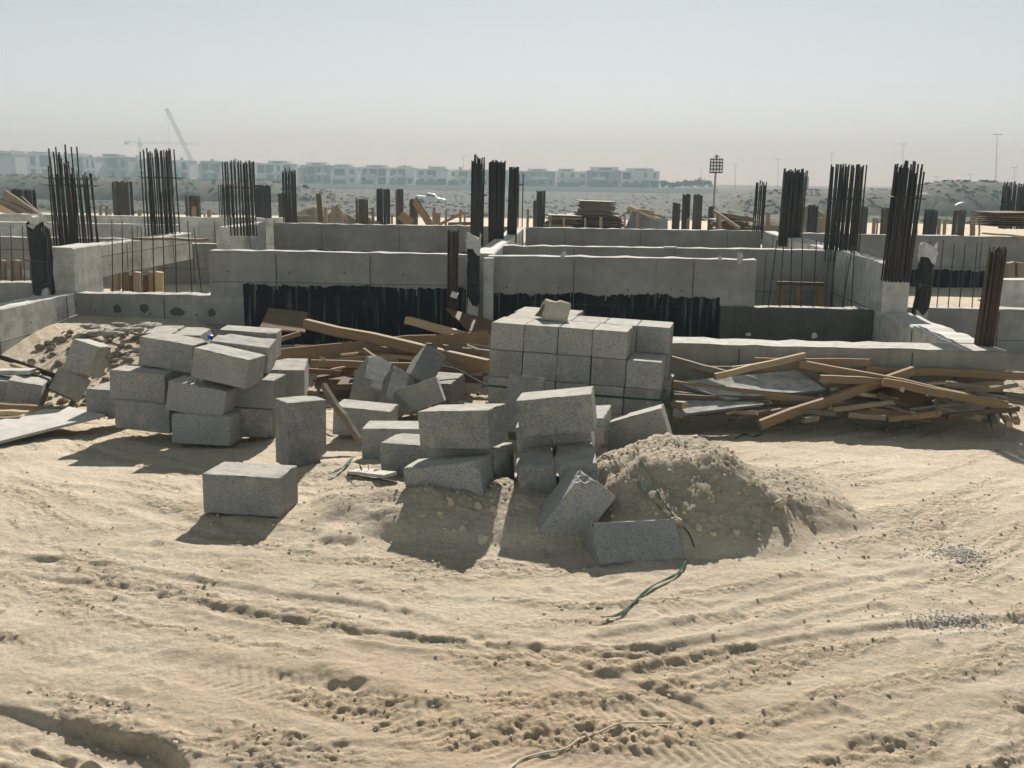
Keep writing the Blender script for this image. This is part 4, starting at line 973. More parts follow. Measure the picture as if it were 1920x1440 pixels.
# ---- props and shuttering seen under the raised beams
def prop(label, px, y0, y1, yw, w_=.06, mat='wood_warm'):
    a = P(px, y0, yw); b = P(px, y1, yw); a.z -= 0.1
    return plank(label, a, b, w_, w_, mat, name='timber_prop', cat='prop', group='timber props under the raised beams')
for i, px in enumerate((216, 236, 258, 284, 300)): prop('brown timber prop %s from left under the raised left beam' % ordn[i], px, 552, 510, 12.6, .06 if i % 2 else .1, 'wood_warm' if i % 2 else 'wood_pale')
for i, px in enumerate((6, 26, 34, 62)): prop('timber prop %s from left under the far left beam' % ordn[i], px, 545, 488, 13.5, .07, 'wood_warm' if i % 2 else 'wood_grey')
for i, px in enumerate((1466, 1497, 1537)): prop('timber prop %s from left in the right wall gap' % ordn[i], px, 572, 530, 11.6, .07, 'wood_warm')
plank('timber header over the props in the right wall gap', P(1458, 531, 11.55), P(1545, 533, 11.55), .04, .05, 'wood_dark', group=BG)
for i, px in enumerate((1894, 1912)): prop('timber prop %s from left by the right picture edge' % ordn[i], px, 548, 492, 14.5, .1, 'wood_grey')
slab('brown shuttering board under the raised left beam', [P(236, 548, 13.2), P(300, 548, 13.2), P(300, 515, 13.25), P(236, 517, 13.25)], .02, 'ply_brown')
plank('pale board lying along the far wall top at the right edge', P(1840, 437, 16.5), P(1960, 447, 16.2), .03, .1, 'wood_pale', group=BG)
plank('dark board lying along the top of the raised left beam', P(256, 447, 12.6), P(384, 450, 12.3), .03, .16, 'wood_grey', group=BG)
# rubble by the stained low wall, lumps on the wall tops
def lump_mesh(seed, sq=0.7):
    rr = random.Random(seed); mb = MB(); n = 7; m = 4; mb.v.append((0, 0, -sq * .5 * (0.8 + .4 * rr.random())))
    for j in range(1, m):
        ph = -math.pi / 2 + math.pi * j / m
        for i in range(n):
            a = 2 * math.pi * i / n + .3 * j; r = 0.5 * (0.72 + .5 * rr.random()); mb.v.append((r * math.cos(ph) * math.cos(a), r * math.cos(ph) * math.sin(a), sq * r * math.sin(ph)))
    mb.v.append((0, 0, sq * .5 * (0.8 + .4 * rr.random()))); e = len(mb.v) - 1
    for i in range(n):
        mb.f.append((0, 1 + (i + 1) % n, 1 + i)); mb.f.append((e, 1 + (m - 2) * n + i, 1 + (m - 2) * n + (i + 1) % n))
        for j in range(m - 2): mb.f.append((1 + j * n + i, 1 + j * n + (i + 1) % n, 1 + (j + 1) * n + (i + 1) % n, 1 + (j + 1) * n + i))
    return mb
LM = {}
def lump(name, label, cat, group, p, s_, mat, seed, rot=None):
    k = (seed % 6, mat)
    if k not in LM: q = lump_mesh(seed % 6); LM[k] = mesh(name, q.v, q.f, mat)
    o = obj(name, LM[k], loc=p, rot=rot or (seed * .7, seed * .3, seed * 1.1)); o.scale = s_
    return tag(o, label, cat, group)
rs = random.Random(5)
for i in range(16):
    px = 165 + 135 * (i + rs.random()) / 16; y = rs.uniform(9.6, 10.4); p = P(px, 605 + (300 - px) * .02 + (10.4 - y) * 22, y)
    lump('rubble_chunk', 'grey rubble chunk, %s from left at the foot of the stained low wall' % nth(i + 1), 'rubble', 'rubble at the low wall', p, (rs.uniform(.12, .26), rs.uniform(.1, .2), rs.uniform(.05, .09)), 'rock', i, (0, 0, i * 1.3))
for i, (px, py, y, s_) in enumerate([(1056, 478, 10.7, .09), (1350, 484, 10.6, .07), (1388, 484, 10.6, .14)]):
    lump('mortar_lump', 'mortar lump %s from left on the tarred right wall top' % ordn[i], 'lump', 'mortar lumps', P(px, py, y), (s_, s_ * .6, s_ * .4), 'concrete_pale_lit', i + 3)
o = MB().box(-.075, .075, 0, .1, 0, .02).build('mortar_pad', 'concrete_pale_lit', loc=P(1258, 466, 12.3)); tag(o, 'raised flat mortar pad on the wall behind the tarred right wall', 'lump')

# ================================================================== SMALL THINGS ON THE SITE
# folded cement bag on the neat stack
mb = MB(); prof = [(-.10, .0), (-.085, .05), (-.05, .125), (-.02, .145), (.0, .14), (.02, .11), (.05, .05), (.075, .02), (.10, .0), (.085, -.002), (.05, .03), (.02, .085), (.0, .105), (-.02, .11), (-.045, .095), (-.075, .02), (-.085, -.002)]
nn = len(prof); rr = random.Random(3)
for k in range(6):
    x = -.10 + .20 * k / 5
    for (d, z) in prof: mb.v.append((x + .012 * (rr.random() - .5) + z * .25, d * (1 + .1 * math.sin(k)) + .006 * (rr.random() - .5), z * (1 + .05 * math.cos(k * 2)) + .006 * (rr.random() - .5)))
for k in range(5):
    for j in range(nn): mb.f.append((k * nn + j, k * nn + (j + 1) % nn, (k + 1) * nn + (j + 1) % nn, (k + 1) * nn + j))
mb.f.append(tuple(range(nn))); mb.f.append(tuple(5 * nn + j for j in range(nn))[::-1])
bp = SM @ Vector((0.37, 0.40, 0.004))
o = mb.build('paper_bag', 'bag_paper', None, True, loc=bp, rot=(0, 0.12, .25)); tag(o, 'folded beige paper bag lying on top of the neat block stack', 'bag')
# bottle with a blue cap among the blocks of the left pile
def lathe(prof, n=14):
    mb = MB()
    for (r, z) in prof:
        for i in range(n): mb.v.append((r * math.cos(2 * math.pi * i / n), r * math.sin(2 * math.pi * i / n), z))
    for j in range(len(prof) - 1):
        for i in range(n): mb.f.append((j * n + i, j * n + (i + 1) % n, (j + 1) * n + (i + 1) % n, (j + 1) * n + i))
    mb.f.append(tuple(range(n))[::-1]); mb.f.append(tuple((len(prof) - 1) * n + i for i in range(n)))
    return mb
bt = P(389, 640, 7.03); bt.z -= .16
rt = thing('water_bottle', 'clear plastic bottle with blue cap wedged in the left pile', 'bottle', bt); rt.rotation_euler = (.05, .12, 0)
lathe([(.030, 0), (.032, .01), (.032, .11), (.028, .14), (.014, .17), (.013, .185)]).build('bottle_body', 'clear_plastic', rt, True)
lathe([(.0185, .182), (.0195, .184), (.0195, .205), (.017, .208)]).build('bottle_cap', 'cap_blue', rt, True)
# nail board
pa = ground_hit(662, 893); pb = ground_hit(732, 906); pa.z += .03; pb.z += .045
nb = plank('short pale board with upturned nails on the sand', pa, pb, .018, .075, 'ply_white', 0.12, 'nail_board', 'board', None)
for k, (x, yy, hh) in enumerate([(.09, .012, .045), (.13, .0, .05), (.165, -.01, .025), (.20, .015, .045)]):
    MB().bar((x, yy, .005), (x + (.012 if k == 3 else 0), yy, .009 + hh), .0022, 6).build('nail', 'nail_steel', nb)
plank('second splintered board under the nail board', pa + Vector((.02, -.03, -.025)), pb + Vector((.015, -.05, -.03)), .015, .06, 'wood_grey', -.1, 'wood_scrap', 'scrap', None)
# green strapping
def strap(label, pts, wd=.014, lift=.006, tilt=.5, fixed=None):
    W_ = []
    for k, p in enumerate(pts):
        if len(p) == 3: W_.append(P(*p))
        else:
            g = ground_hit(*p); g.z = hz(g.x, g.y) + lift; W_.append(g)
    mb = MB(); mb.ribbon(catmull(W_, 5), wd, tilt); return tag(mb.build('green_strap', 'strap_green'), label, 'strap', 'green packing straps')
strap('green strap curling on open sand at front right', [(1127, 1168), (1160, 1160), (1190, 1130), (1225, 1100), (1262, 1082), (1280, 1066), (1286, 1052)], .012, .012)
strap('green strap running down the face of the sand heap', [(1186, 832), (1196, 858), (1212, 890), (1235, 930), (1262, 965), (1290, 1000), (1302, 1030)], .006, .008)
strap('second thin green strap on the left flank of the sand heap', [(1150, 862), (1170, 885), (1200, 915), (1225, 945), (1240, 960)], .0055, .008)
strap('green strap lying between the upright block and the centre heap', [(612, 815), (640, 822), (668, 830), (690, 838)], .018, .02)
strap('short green strap before the nail board', [(618, 901), (632, 894), (648, 880), (660, 865)], .016, .02)
strap('green strap end sticking out by the leaning block', [(1112, 797, 5.4), (1126, 799, 5.35), (1140, 803, 5.3), (1152, 810, 5.25)], .014)
strap('faded green strap on sand behind the heap', [(1378, 828), (1396, 822), (1412, 826), (1430, 821)], .014, .01)
# the pallet strap round the neat stack
mb = MB(); q = [SM @ Vector(v) for v in ((-.004, -.006, -.47), (.4, -.007, -.475), (.8, -.007, -.475), (1.262, -.007, -.47), (1.268, .4, -.47), (1.268, .82, -.47))]
k = len(mb.v)
for p in q: mb.v += [tuple(p + Vector((0, 0, -.007))), tuple(p + Vector((0, 0, .007)))]
for i in range(len(q) - 1): mb.f.append((i * 2, i * 2 + 2, i * 2 + 3, i * 2 + 1))
tag(mb.build('green_strap', 'strap_green'), 'tight green band around the third course of the neat stack', 'strap', 'green packing straps')
# white string in the near foreground
W_ = []
for p in [(930, 1475), (965, 1436), (985, 1420), (1020, 1412), (1060, 1404), (1088, 1388), (1120, 1372), (1165, 1360), (1220, 1356), (1262, 1354)]:
    g = at_z(*p, 0.0); g.z = hz(g.x, g.y) + .004; W_.append(g)
mb = MB(); mb.tube(catmull(W_, 4), .0032, 5); tag(mb.build('string', 'string_white', None, True), 'pale string trailing over the sand at the bottom edge', 'string')
# ---- loose lumps, gravel and clods
def scatter(name, n, fn, smin, smax, mat, label, cat, seed, sink=.25, power=2.0):
    rg = np.random.default_rng(seed); xs, ys = fn(rg, n); zs = ground_full(xs, ys); V = []; Fc = []
    base = [np.array(lump_mesh(k, .8).v) for k in range(4)]; fcs = [lump_mesh(k, .8).f for k in range(4)]
    lite = [np.array([(0, 0, .5), (.5, 0, 0), (0, .5, 0), (-.5, 0, 0), (0, -.5, 0), (0, 0, -.5)])]; lf = [(0, 1, 2), (0, 2, 3), (0, 3, 4), (0, 4, 1), (5, 2, 1), (5, 3, 2), (5, 4, 3), (5, 1, 4)]
    k0 = 0
    for i in range(n):
        s_ = smin + (smax - smin) * rg.random() ** power
        if s_ > smin + (smax - smin) * .35: b = base[i % 4]; f = fcs[i % 4]
        else: b = lite[0] * (0.7 + .6 * rg.random((6, 1))); f = lf
        a = rg.random() * 6.28; c, d = math.cos(a), math.sin(a)
        q = b * s_ * np.array([1, .7 + .5 * rg.random(), .6 + .4 * rg.random()]); q = np.stack([q[:, 0] * c - q[:, 1] * d, q[:, 0] * d + q[:, 1] * c, q[:, 2]], -1) + np.array([xs[i], ys[i], zs[i] + s_ * (.5 - sink) * .7])
        V.append(q); Fc += [tuple(j + k0 for j in t) for t in f]; k0 += len(q)
    me = mesh(name, np.vstack(V).tolist(), Fc, mat); return stuff(obj(name, me), label, cat)
def near_sand(rg, n):
    y = 2.4 + 4.8 * rg.random(n * 6) ** 1.3; x = (rg.random(n * 6) * 2 - 1) * .62 * y
    k = rg.random(n * 6) < 0.08 + churn_map(x, y); return x[k][:n], y[k][:n]
def heap_face(rg, n):
    a = rg.normal(0, 1, n); x = np.where(rg.random(n) < .6, rg.normal(.95, .38, n), rg.normal(-.1, .4, n)); y = 4.35 + .95 * rg.random(n) ** .8; return x, y
def gravel_spot(rg, n):
    k = rg.random(n) < .62; g1 = at_z(1800, 1035, 0); g2 = at_z(1790, 1165, 0)
    return np.where(k, g1.x + rg.standard_t(2.5, n) * .055, g2.x + rg.standard_t(2.5, n) * .08), np.where(k, g1.y + rg.standard_t(2.5, n) * .06, g2.y + rg.standard_t(2.5, n) * .03)
scatter('sand_clods', 4800, near_sand, .003, .019, 'clod', 'small sandy clods strewn over the open ground', 'clods', 3, .35, power=6.0)
scatter('heap_clods', 2600, heap_face, .004, .024, 'clod', 'crumbs and clods on the faces of the sand heap', 'clods', 4, .4, power=4.5)
scatter('gravel_patch', 1300, gravel_spot, .004, .014, 'gravel', 'grey gravel spilled in two patches on the right sand', 'gravel', 6, .4, 1.5)
def debris_left(rg, n):
    return rg.uniform(-4.6, -2.2, n), rg.uniform(7.6, 10.2, n)
scatter('earth_debris', 900, debris_left, .015, .11, 'soil', 'broken earth and rubbish strewn behind the left pile', 'debris', 8, .3, 3.0)
def debris_mid(rg, n):
    return rg.uniform(-2.0, 4.0, n), rg.uniform(7.4, 10.3, n)
scatter('timber_litter', 700, debris_mid, .01, .07, 'soil', 'small litter on the ground between the heaps and walls', 'debris', 9, .3, 3.0)
rs = random.Random(8)
for i, (px, py, s_) in enumerate(sorted([(828, 968, .07), (845, 945, .06), (896, 948, .06), (866, 990, .045), (925, 958, .05), (792, 968, .045), (907, 1012, .08), (1045, 902, .05), (1270, 970, .07), (1255, 955, .05), (1310, 985, .06), (1460, 955, .09), (1480, 940, .05), (1380, 1000, .05), (1336, 1000, .045), (1518, 978, .05)])):
    g = ground_hit(px, py); g.z = hz(g.x, g.y) + s_ * .02
    lump('sand_lump', 'pale hardened sand lump, %s from left on the heap faces' % nth(i + 1), 'lump', 'sand lumps on the heap', g, (s_, s_ * .8, s_ * .75), 'clod', i)

# ================================================================== BEYOND THE WALLS
# stakes, slanting boards, plywood stacks
rs = random.Random(21)
def stake(label, px, y0, y1, yw, w_=.07, lean=0, mat='wood_grey'):
    a = P(px, y1, yw); b = P(px + lean, y0, yw); a.z -= .5
    return plank(label, a, b, w_, w_, mat, name='timber_stake', cat='stake', group='timber stakes beyond the back walls')
SK = [188, 200, 207, 262, 362, 384, 392, 586, 602, 611, 640, 651, 700, 735, 760, 812, 823, 836, 862, 872, 990, 1030, 1042, 1058, 1096, 1128, 1172, 1194, 1232, 1246, 1290, 1346, 1352, 1376, 1390, 1402, 1438, 1442, 1540, 1545, 1638, 1645, 1690, 1700, 1718, 1762, 1770, 1822, 1826, 1838]
LMK = sorted([(b_[0], b_[4]) for b_ in BACK] + [(135, 'the splayed left rebar cluster'), (307, 'the tall left comb of rebar'), (449, 'the left room rebar cluster'), (895, 'the centre rebar clusters'), (1120, 'the tall far plywood stack'), (1420, 'the right room back rebar'), (1482, 'the densest rebar cluster'), (1578, 'the second right rebar cluster'), (1695, 'the leaning right rebar')])
_c = {}
for px in SK:
    ref = [q for q in LMK if q[0] < px][-1]; _c[ref] = _c.get(ref, 0) + 1
    lbl = 'timber stake, %s right of %s' % (nth(_c[ref]), ('the ' + ref[1]) if not ref[1].startswith('the ') else ref[1]); lbl = ' '.join(lbl.split()[:16])
    hor = 338 + (px - 960) * .0122; stake(lbl, px, hor + rs.uniform(52, 72), hor + 92, rs.uniform(23, 30), rs.uniform(.04, .08), rs.uniform(-1.5, 2))
BD = [('tall dark post leaning beyond the left room wall', (602, 416, 24), (597, 363, 24), .12, 'wood_dark'), ('left leg of the far board tripod at mid left', (624, 415, 25), (627, 386, 25), .12, 'wood_grey'), ('right leg of the far board tripod at mid left', (648, 415, 25), (629, 386, 25), .12, 'wood_grey'),
      ('broad slanting board below the far rebar pair', (772, 419, 24), (750, 402, 24), .22, 'wood_warm'), ('broad slanting board under the pickup', (806, 420, 24), (778, 376, 24.5), .2, 'wood_warm'), ('thin board resting up right near the centre clusters', (822, 422, 24), (870, 398, 24), .07, 'wood_warm'),
      ('short upright board left of the thin resting one', (817, 421, 24), (821, 399, 24), .09, 'wood_warm'), ('long low rail behind the back wall near the centre', (840, 420, 25), (884, 419, 25), .08, 'wood_dark'), ('stub post leaning left near the far rail', (808, 422, 24), (802, 408, 24), .09, 'wood_grey'),
      ('uppermost slanting board at the left picture edge', (70, 404, 22), (8, 362, 22.5), .16, 'wood_grey'), ('second slanting board at the left picture edge', (58, 406, 22), (-6, 376, 22.5), .2, 'wood_grey'), ('lowest slanting board at the left picture edge', (36, 408, 22), (-10, 384, 22.5), .16, 'wood_pale'), ('steep slanting board by the short far rebar fringe', (66, 402, 23), (36, 374, 23), .2, 'wood_dark'),
      ('pale beam sloping down right over the grey panel pile', (1180, 388, 29), (1250, 418, 28), .09, 'wood_pale'), ('second pale beam crossing the grey panel pile', (1176, 392, 29), (1226, 398, 28.5), .09, 'wood_pale'), ('thin rail sloping left of the grey panel pile', (1160, 408, 29), (1190, 390, 29), .06, 'wood_grey'),
      ('dark rail between the far stubs right of the floodlight', (1346, 402, 26), (1412, 412, 26), .1, 'wood_dark'), ('slanting board right of the floodlight foot', (1338, 396, 26), (1386, 428, 25), .08, 'wood_grey')]
for lb, a, b, w_, m in BD: plank(lb, P(*a), P(*b), w_, .06, m, group=BG)
def ply_stack(label, px0, px1, ytop, ybase, yw, n, mat, seed, jit=.12):
    rr = random.Random(seed); x0 = P(px0, ybase, yw).x; x1 = P(px1, ybase, yw).x; z0 = P(px0, ybase, yw).z; z1 = P(px0, ytop, yw).z; hh = (z1 - z0) / n
    for i in range(n):
        a = x0 + jit * (rr.random() - .5) * (x1 - x0); b = x1 + jit * (rr.random() - .5) * (x1 - x0); tl = (rr.random() - .5) * .06; d = 1.1 + .3 * rr.random(); th = hh * rr.uniform(.45, .8)
        o = MB().box(-(b - a) / 2, (b - a) / 2, 0, d, 0, th).build('plywood_sheet', mat if rr.random() < .85 else 'wood_grey', loc=((a + b) / 2, yw - .2 * rr.random(), z0 + hh * i), rot=(0, tl, (rr.random() - .5) * .15))
        tag(o, nth(i + 1) + ' from the bottom: ' + label, 'plywood', label)
ply_stack('weathered plywood sheet in the tall far stack behind the right room', 1086, 1153, 376, 402, 30, 12, 'wood_grey', 1)
ply_stack('darker plywood sheet in the wide base of the far stack', 1062, 1166, 402, 436, 30.2, 9, 'wood_dark', 2)
ply_stack('dark shutter board in the pile left of the far stack', 1022, 1082, 402, 436, 29, 8, 'wood_dark', 3, .3)
ply_stack('black shutter board in the stack at the right picture edge', 1862, 1950, 396, 424, 22.5, 7, 'wood_dark', 4, .15)
ply_stack('grey shutter board in the low pile right of the floodlight', 1350, 1408, 405, 436, 27, 6, 'wood_dark', 5, .3)
slab('grey shutter panel leaning in the pile left of the far stubs', [P(1172, 428, 28.5), P(1244, 428, 28.5), P(1240, 404, 29), P(1186, 394, 29)], .05, 'ply_grey')
slab('blue-grey panel leaning behind the far stubs', [P(1236, 432, 27), P(1252, 432, 27), P(1252, 410, 27.5), P(1238, 408, 27.5)], .05, 'ply_grey')
def heap(label, px, py, yw, rx, h, seed):
    rg = random.Random(seed); mb = MB(); n = 16; m = 6; mb.v.append((0, 0, h))
    for j in range(1, m + 1):
        for i in range(n):
            a = 2 * math.pi * i / n; r = rx * j / m * (0.85 + .3 * rg.random()); mb.v.append((r * math.cos(a), r * math.sin(a) * .8, h * (1 - j / m) ** 1.1 + .05 * h * rg.random() - (.4 if j == m else 0)))
    for i in range(n):
        mb.f.append((0, 1 + i, 1 + (i + 1) % n))
        for j in range(m - 1): mb.f.append((1 + j * n + i, 1 + (j + 1) * n + i, 1 + (j + 1) * n + (i + 1) % n, 1 + j * n + (i + 1) % n))
    p = P(px, py, yw); return tag(mb.build('sand_heap', 'soil', None, True, loc=(p.x, p.y, p.z)), label, 'heap', 'far sand heaps')
heap('larger far sand heap beyond the left room wall', 635, 420, 27, .75, .42, 1); heap('smaller far sand heap right of the larger one', 676, 420, 28, .6, .32, 2); heap('low dusty heap below the far villas at mid left', 590, 412, 36, 1.3, .5, 3); heap('far sand heap right of the densest rebar cluster', 1515, 432, 34, 1.2, .9, 4); heap('low far sand heap behind the second right stub', 1440, 428, 30, 1.2, .35, 5)
# floodlight on a pole
c = P(1335, 432, 40); tp = P(1343, 311, 40)
fl = thing('floodlight', 'square black floodlight of sixteen lamps on a brown pole', 'floodlight', (c.x, c.y, c.z - .6)); hh = tp.z - c.z + .6; dx = tp.x - c.x
MB().bar((0, 0, 0), (dx - .01, 0, hh - .27), .038, 8).build('pole', 'wood_grey', fl)
pn = MB().box(-.25, .25, 0, .05, -.275, .275).build('panel', 'lamp_black', fl, loc=(dx, -.04, hh))
for i in range(4):
    for j in range(4): MB().box(-.042, .042, -.008, .0, -.042, .042).build('lamp', 'lamp_lens', pn, loc=(-.177 + i * .118, 0, -.19 + j * .126))
mb = MB(); mb.box(-.03, .03, 0, .04, .28, .42); mb.bar((-.12, .02, .33), (0, .02, .37), .012, 5); mb.bar((.12, .02, .33), (0, .02, .37), .012, 5); mb.build('top_bracket', 'lamp_black', fl, loc=(dx, 0, hh))

# ---- white pickup crossing the plain
def pickup(label, px, py, yw, tilt):
    c = P(px, py, yw); rt = thing('pickup_truck', label, 'truck', (c.x, c.y, c.z)); rt.rotation_euler = (0, tilt, -.12)
    def prism(pts, wd, name, mat, parent, y0=0.0):
        mb = MB(); n = len(pts); mb.v += [(x, y0 - wd / 2, z) for x, z in pts] + [(x, y0 + wd / 2, z) for x, z in pts]
        mb.f += [tuple(range(n)), tuple(range(2 * n - 1, n - 1, -1))] + [(i, i + n, (i + 1) % n + n, (i + 1) % n) for i in range(n)]
        return mb.build(name, mat, parent)
    prism([(-2.6, .45), (2.5, .45), (2.62, .6), (2.58, 1.0), (2.3, 1.12), (1.15, 1.2), (-2.6, 1.2)], 1.82, 'body', 'truck_white', rt)
    cb = prism([(-1.0, 1.2), (1.15, 1.2), (.45, 1.78), (.2, 1.84), (-.75, 1.84), (-.95, 1.7)], 1.62, 'cabin', 'truck_white', rt)
    prism([(-.85, 1.25), (-.02, 1.25), (-.02, 1.74), (-.72, 1.74)], 1.66, 'side_window', 'villa_glass', cb); prism([(.03, 1.25), (.98, 1.25), (.42, 1.72), (.03, 1.74)], 1.66, 'side_window', 'villa_glass', cb)
    for x in (-1.7, 1.6):
        for s_ in (-1, 1):
            wh = MB().bar((x, s_ * .78, .38), (x, s_ * .95, .38), .38, 16).build('wheel', 'tyre', rt); MB().bar((x, s_ * .952, .38), (x, s_ * .965, .38), .2, 10).build('rim', 'pole_steel', wh)
    MB().box(2.5, 2.66, -.85, .85, .45, .62).build('bumper', 'lamp_black', rt)
    for s_ in (-1, 1): MB().box(2.5, 2.6, s_ * .75 - .12, s_ * .75 + .12, .85, 1.0).build('headlight', 'lamp_lens', rt)
    MB().box(.75, .95, -1.02, -.85, 1.2, 1.36).build('wing_mirror', 'truck_white', rt)
pickup('white double-cab pickup driving right across the scrub plain', 808, 382, 185, .10)

# ---- earth banks left and right on the plain
def bank(name, x0, x1, y0, dep, prof, seed):
    nx, ny = 150, 16; mb = MB()
    xs = np.linspace(x0, x1, nx + 1); yy = np.linspace(0, 1, ny + 1); X, Y = np.meshgrid(xs, yy, indexing='ij')
    top = np.interp(X, [p[0] for p in prof], [p[1] for p in prof]) + .35 * gnoise(X * .12, Y * 2, seed) + .15 * gnoise(X * .4, Y * 5, seed + 1) + .08 * gnoise(X * 1.1, Y * 9, seed + 2)
    z = -2.9 + (top + 2.9) * np.sin(np.clip(Y, 0, 1) * math.pi) ** .8
    v = np.stack([X, y0 + Y * dep, z], -1).reshape(-1, 3)
    f = [(i * (ny + 1) + j, (i + 1) * (ny + 1) + j, (i + 1) * (ny + 1) + j + 1, i * (ny + 1) + j + 1) for i in range(nx) for j in range(ny)]
    o = obj(name, mesh(name, v.tolist(), f, 'earth', True)); struct(o); return xs, top, y0, dep
b1 = bank('earth_bank', -120, -22, 175, 30, [(-120, 1.4), (-88, 1.6), (-60, 1.0), (-45, .8), (-38, -.2), (-28, -1.8), (-22, -2.8)], 50)
b2 = bank('earth_bank', 30, 110, 140, 34, [(30, -2.6), (34, -.4), (40, .7), (52, .8), (58, 1.2), (64, 2.0), (72, 2.4), (78, 1.6), (110, 1.6)], 60)
# scrub: one mass
def scrub():
    rg = np.random.default_rng(11); V = []; Fc = []; k0 = 0
    base = np.array([(0, 0, .5), (.5, 0, 0), (0, .5, 0), (-.5, 0, 0), (0, -.5, 0), (0, 0, -.3)]); fc = [(0, 1, 2), (0, 2, 3), (0, 3, 4), (0, 4, 1)]
    N = 11000
    for i in range(N):
        if i < 8200:
            y = 105 + 280 * rg.random() ** 1.3; x = (rg.random() * 2 - 1) * .62 * y; z = float(h_smooth(x, y))
            if abs(gnoise(np.array([x * .02]), np.array([y * .02]), 71)[0]) < .06 and rg.random() < .7: continue
        else:
            q = b1 if rg.random() < .5 else b2; u = rg.random(); x = q[0][0] + (q[0][-1] - q[0][0]) * u; t = rg.random() * .55 + .02; y = q[2] + q[3] * t
            tp_ = float(np.interp(x, q[0], q[1][:, 8])); z = -2.9 + (tp_ + 2.9) * math.sin(t * math.pi) ** .8
        s_ = .18 + .6 * rg.random() ** 2.5
        v = base * np.array([s_ * 1.5, s_ * 1.3, s_ * .62]) * (.75 + .5 * rg.random((len(base), 1))) + np.array([x, y, z + .08 * s_])
        V.append(v); Fc += [tuple(j + k0 for j in t_) for t_ in fc]; k0 += len(v)
    stuff(obj('desert_scrub', mesh('desert_scrub', np.vstack(V).tolist(), Fc, 'scrub_leaf')), 'low grey-green desert scrub dotting the far plain', 'scrub')
scrub()
for i, (px, py, y, s_, lb) in enumerate([(1736, 378, 118, 3.0, 'large bluish boulder at the left of the right earth bank'), (1768, 371, 118, 1.8, 'white broken slab on the right earth bank'), (1724, 384, 117, 1.6, 'small boulder at the foot of the right earth bank'), (1800, 382, 116, 1.2, 'pale tilted slab low on the right earth bank')]):
    lump('boulder', lb, 'boulder', 'boulders on the right bank', P(px, py, y), (s_, s_ * .8, s_ * (.9 if i % 2 == 0 else .35)), 'rock' if i % 2 == 0 else 'plastic_white', i, (0, .3 * (i % 2), i))

# ---- villas
def villa(label, x0, x1, yt, parts, yw, base, seed):
    """pixel extents at distance yw; parts: extra volumes (x0,x1,ytop)"""
    a = P(x0, yt, yw); b = P(x1, yt, yw); zb = P((x0 + x1) / 2, base, yw).z; wd = b.x - a.x; H_ = a.z - zb; rr = random.Random(seed); D = 11.0
    rt = thing('villa', label, 'villa', ((a.x + b.x) / 2, yw, zb), 0.0, 'far villas')
    vm = rr.choice(['villa_white', 'villa_white', 'villa_beige', 'villa_grey'])
    wl = MB().box(-wd / 2, wd / 2, 0, D, -1.5, H_).build('wall', vm, rt)
    if rr.random() < .6:
        tx = wd * rr.uniform(-.4, .4); MB().bar((tx, 3, H_ + .2), (tx, 3, H_ + 1.3), .6, 9).build('roof_tank', 'villa_grey', rt)
    MB().box(-wd / 2 - .25, wd / 2 + .25, -.25, D + .2, H_, H_ + .22).build('roof_edge', 'villa_white', rt)
    for (p0, p1, pt) in parts:
        q0 = P(p0, pt, yw).x - rt.location.x; q1 = P(p1, pt, yw).x - rt.location.x; hz_ = P(p0, pt, yw).z - zb
        ub = MB().box(q0, q1, .6, D - 2, H_ + .22, hz_).build('upper_block', vm if rr.random() < .5 else 'villa_white', rt); MB().box(q0 - .3, q1 + .3, .3, D - 1.7, hz_, hz_ + .2).build('roof_edge', 'villa_white', ub)
        if hz_ - H_ > .7: MB().box(q0 + .25 * (q1 - q0), q1 - .25 * (q1 - q0), .56, .59, H_ + .4, hz_ - .25).build('window', 'villa_glass', ub)
    fh = H_ / 2
    n = max(2, int(wd / 3.2)); cell = wd / n
    for fl_ in range(2):
        z0 = fl_ * fh
        for i in range(n):
            cx = -wd / 2 + cell * (i + .5); k = rr.random()
            if k < .35:
                ww = cell * .86; wn = MB().box(cx - ww / 2, cx + ww / 2, -.03, -.005, z0 + .25, z0 + fh - .45).build('window', 'villa_dark', wl); MB().box(cx - ww / 2, cx + ww / 2, -.9, -.0, z0 + fh - .4, z0 + fh - .2).build('canopy', 'villa_white', wn)
            elif k < .9:
                ww = cell * rr.uniform(.3, .55); wn = MB().box(cx - ww / 2, cx + ww / 2, -.03, -.005, z0 + .8, z0 + fh - .6).build('window', 'villa_glass', wl); MB().box(cx - ww / 2 - .1, cx + ww / 2 + .1, -.12, -.03, z0 + .68, z0 + .8).build('sill', 'villa_white', wn)
    if rr.random() < .7:
        bx = -wd / 2 + rr.uniform(.1, .5) * wd; MB().box(bx, bx + wd * .38, -1.4, 0, fh - .1, fh + .9).build('balcony', 'villa_white', rt)
    MB().box(-wd / 2, wd / 2 * rr.uniform(.0, .6), -2.6, -2.4, -1.5, 1.9).build('garden_wall', 'villa_dark', rt)
    return rt
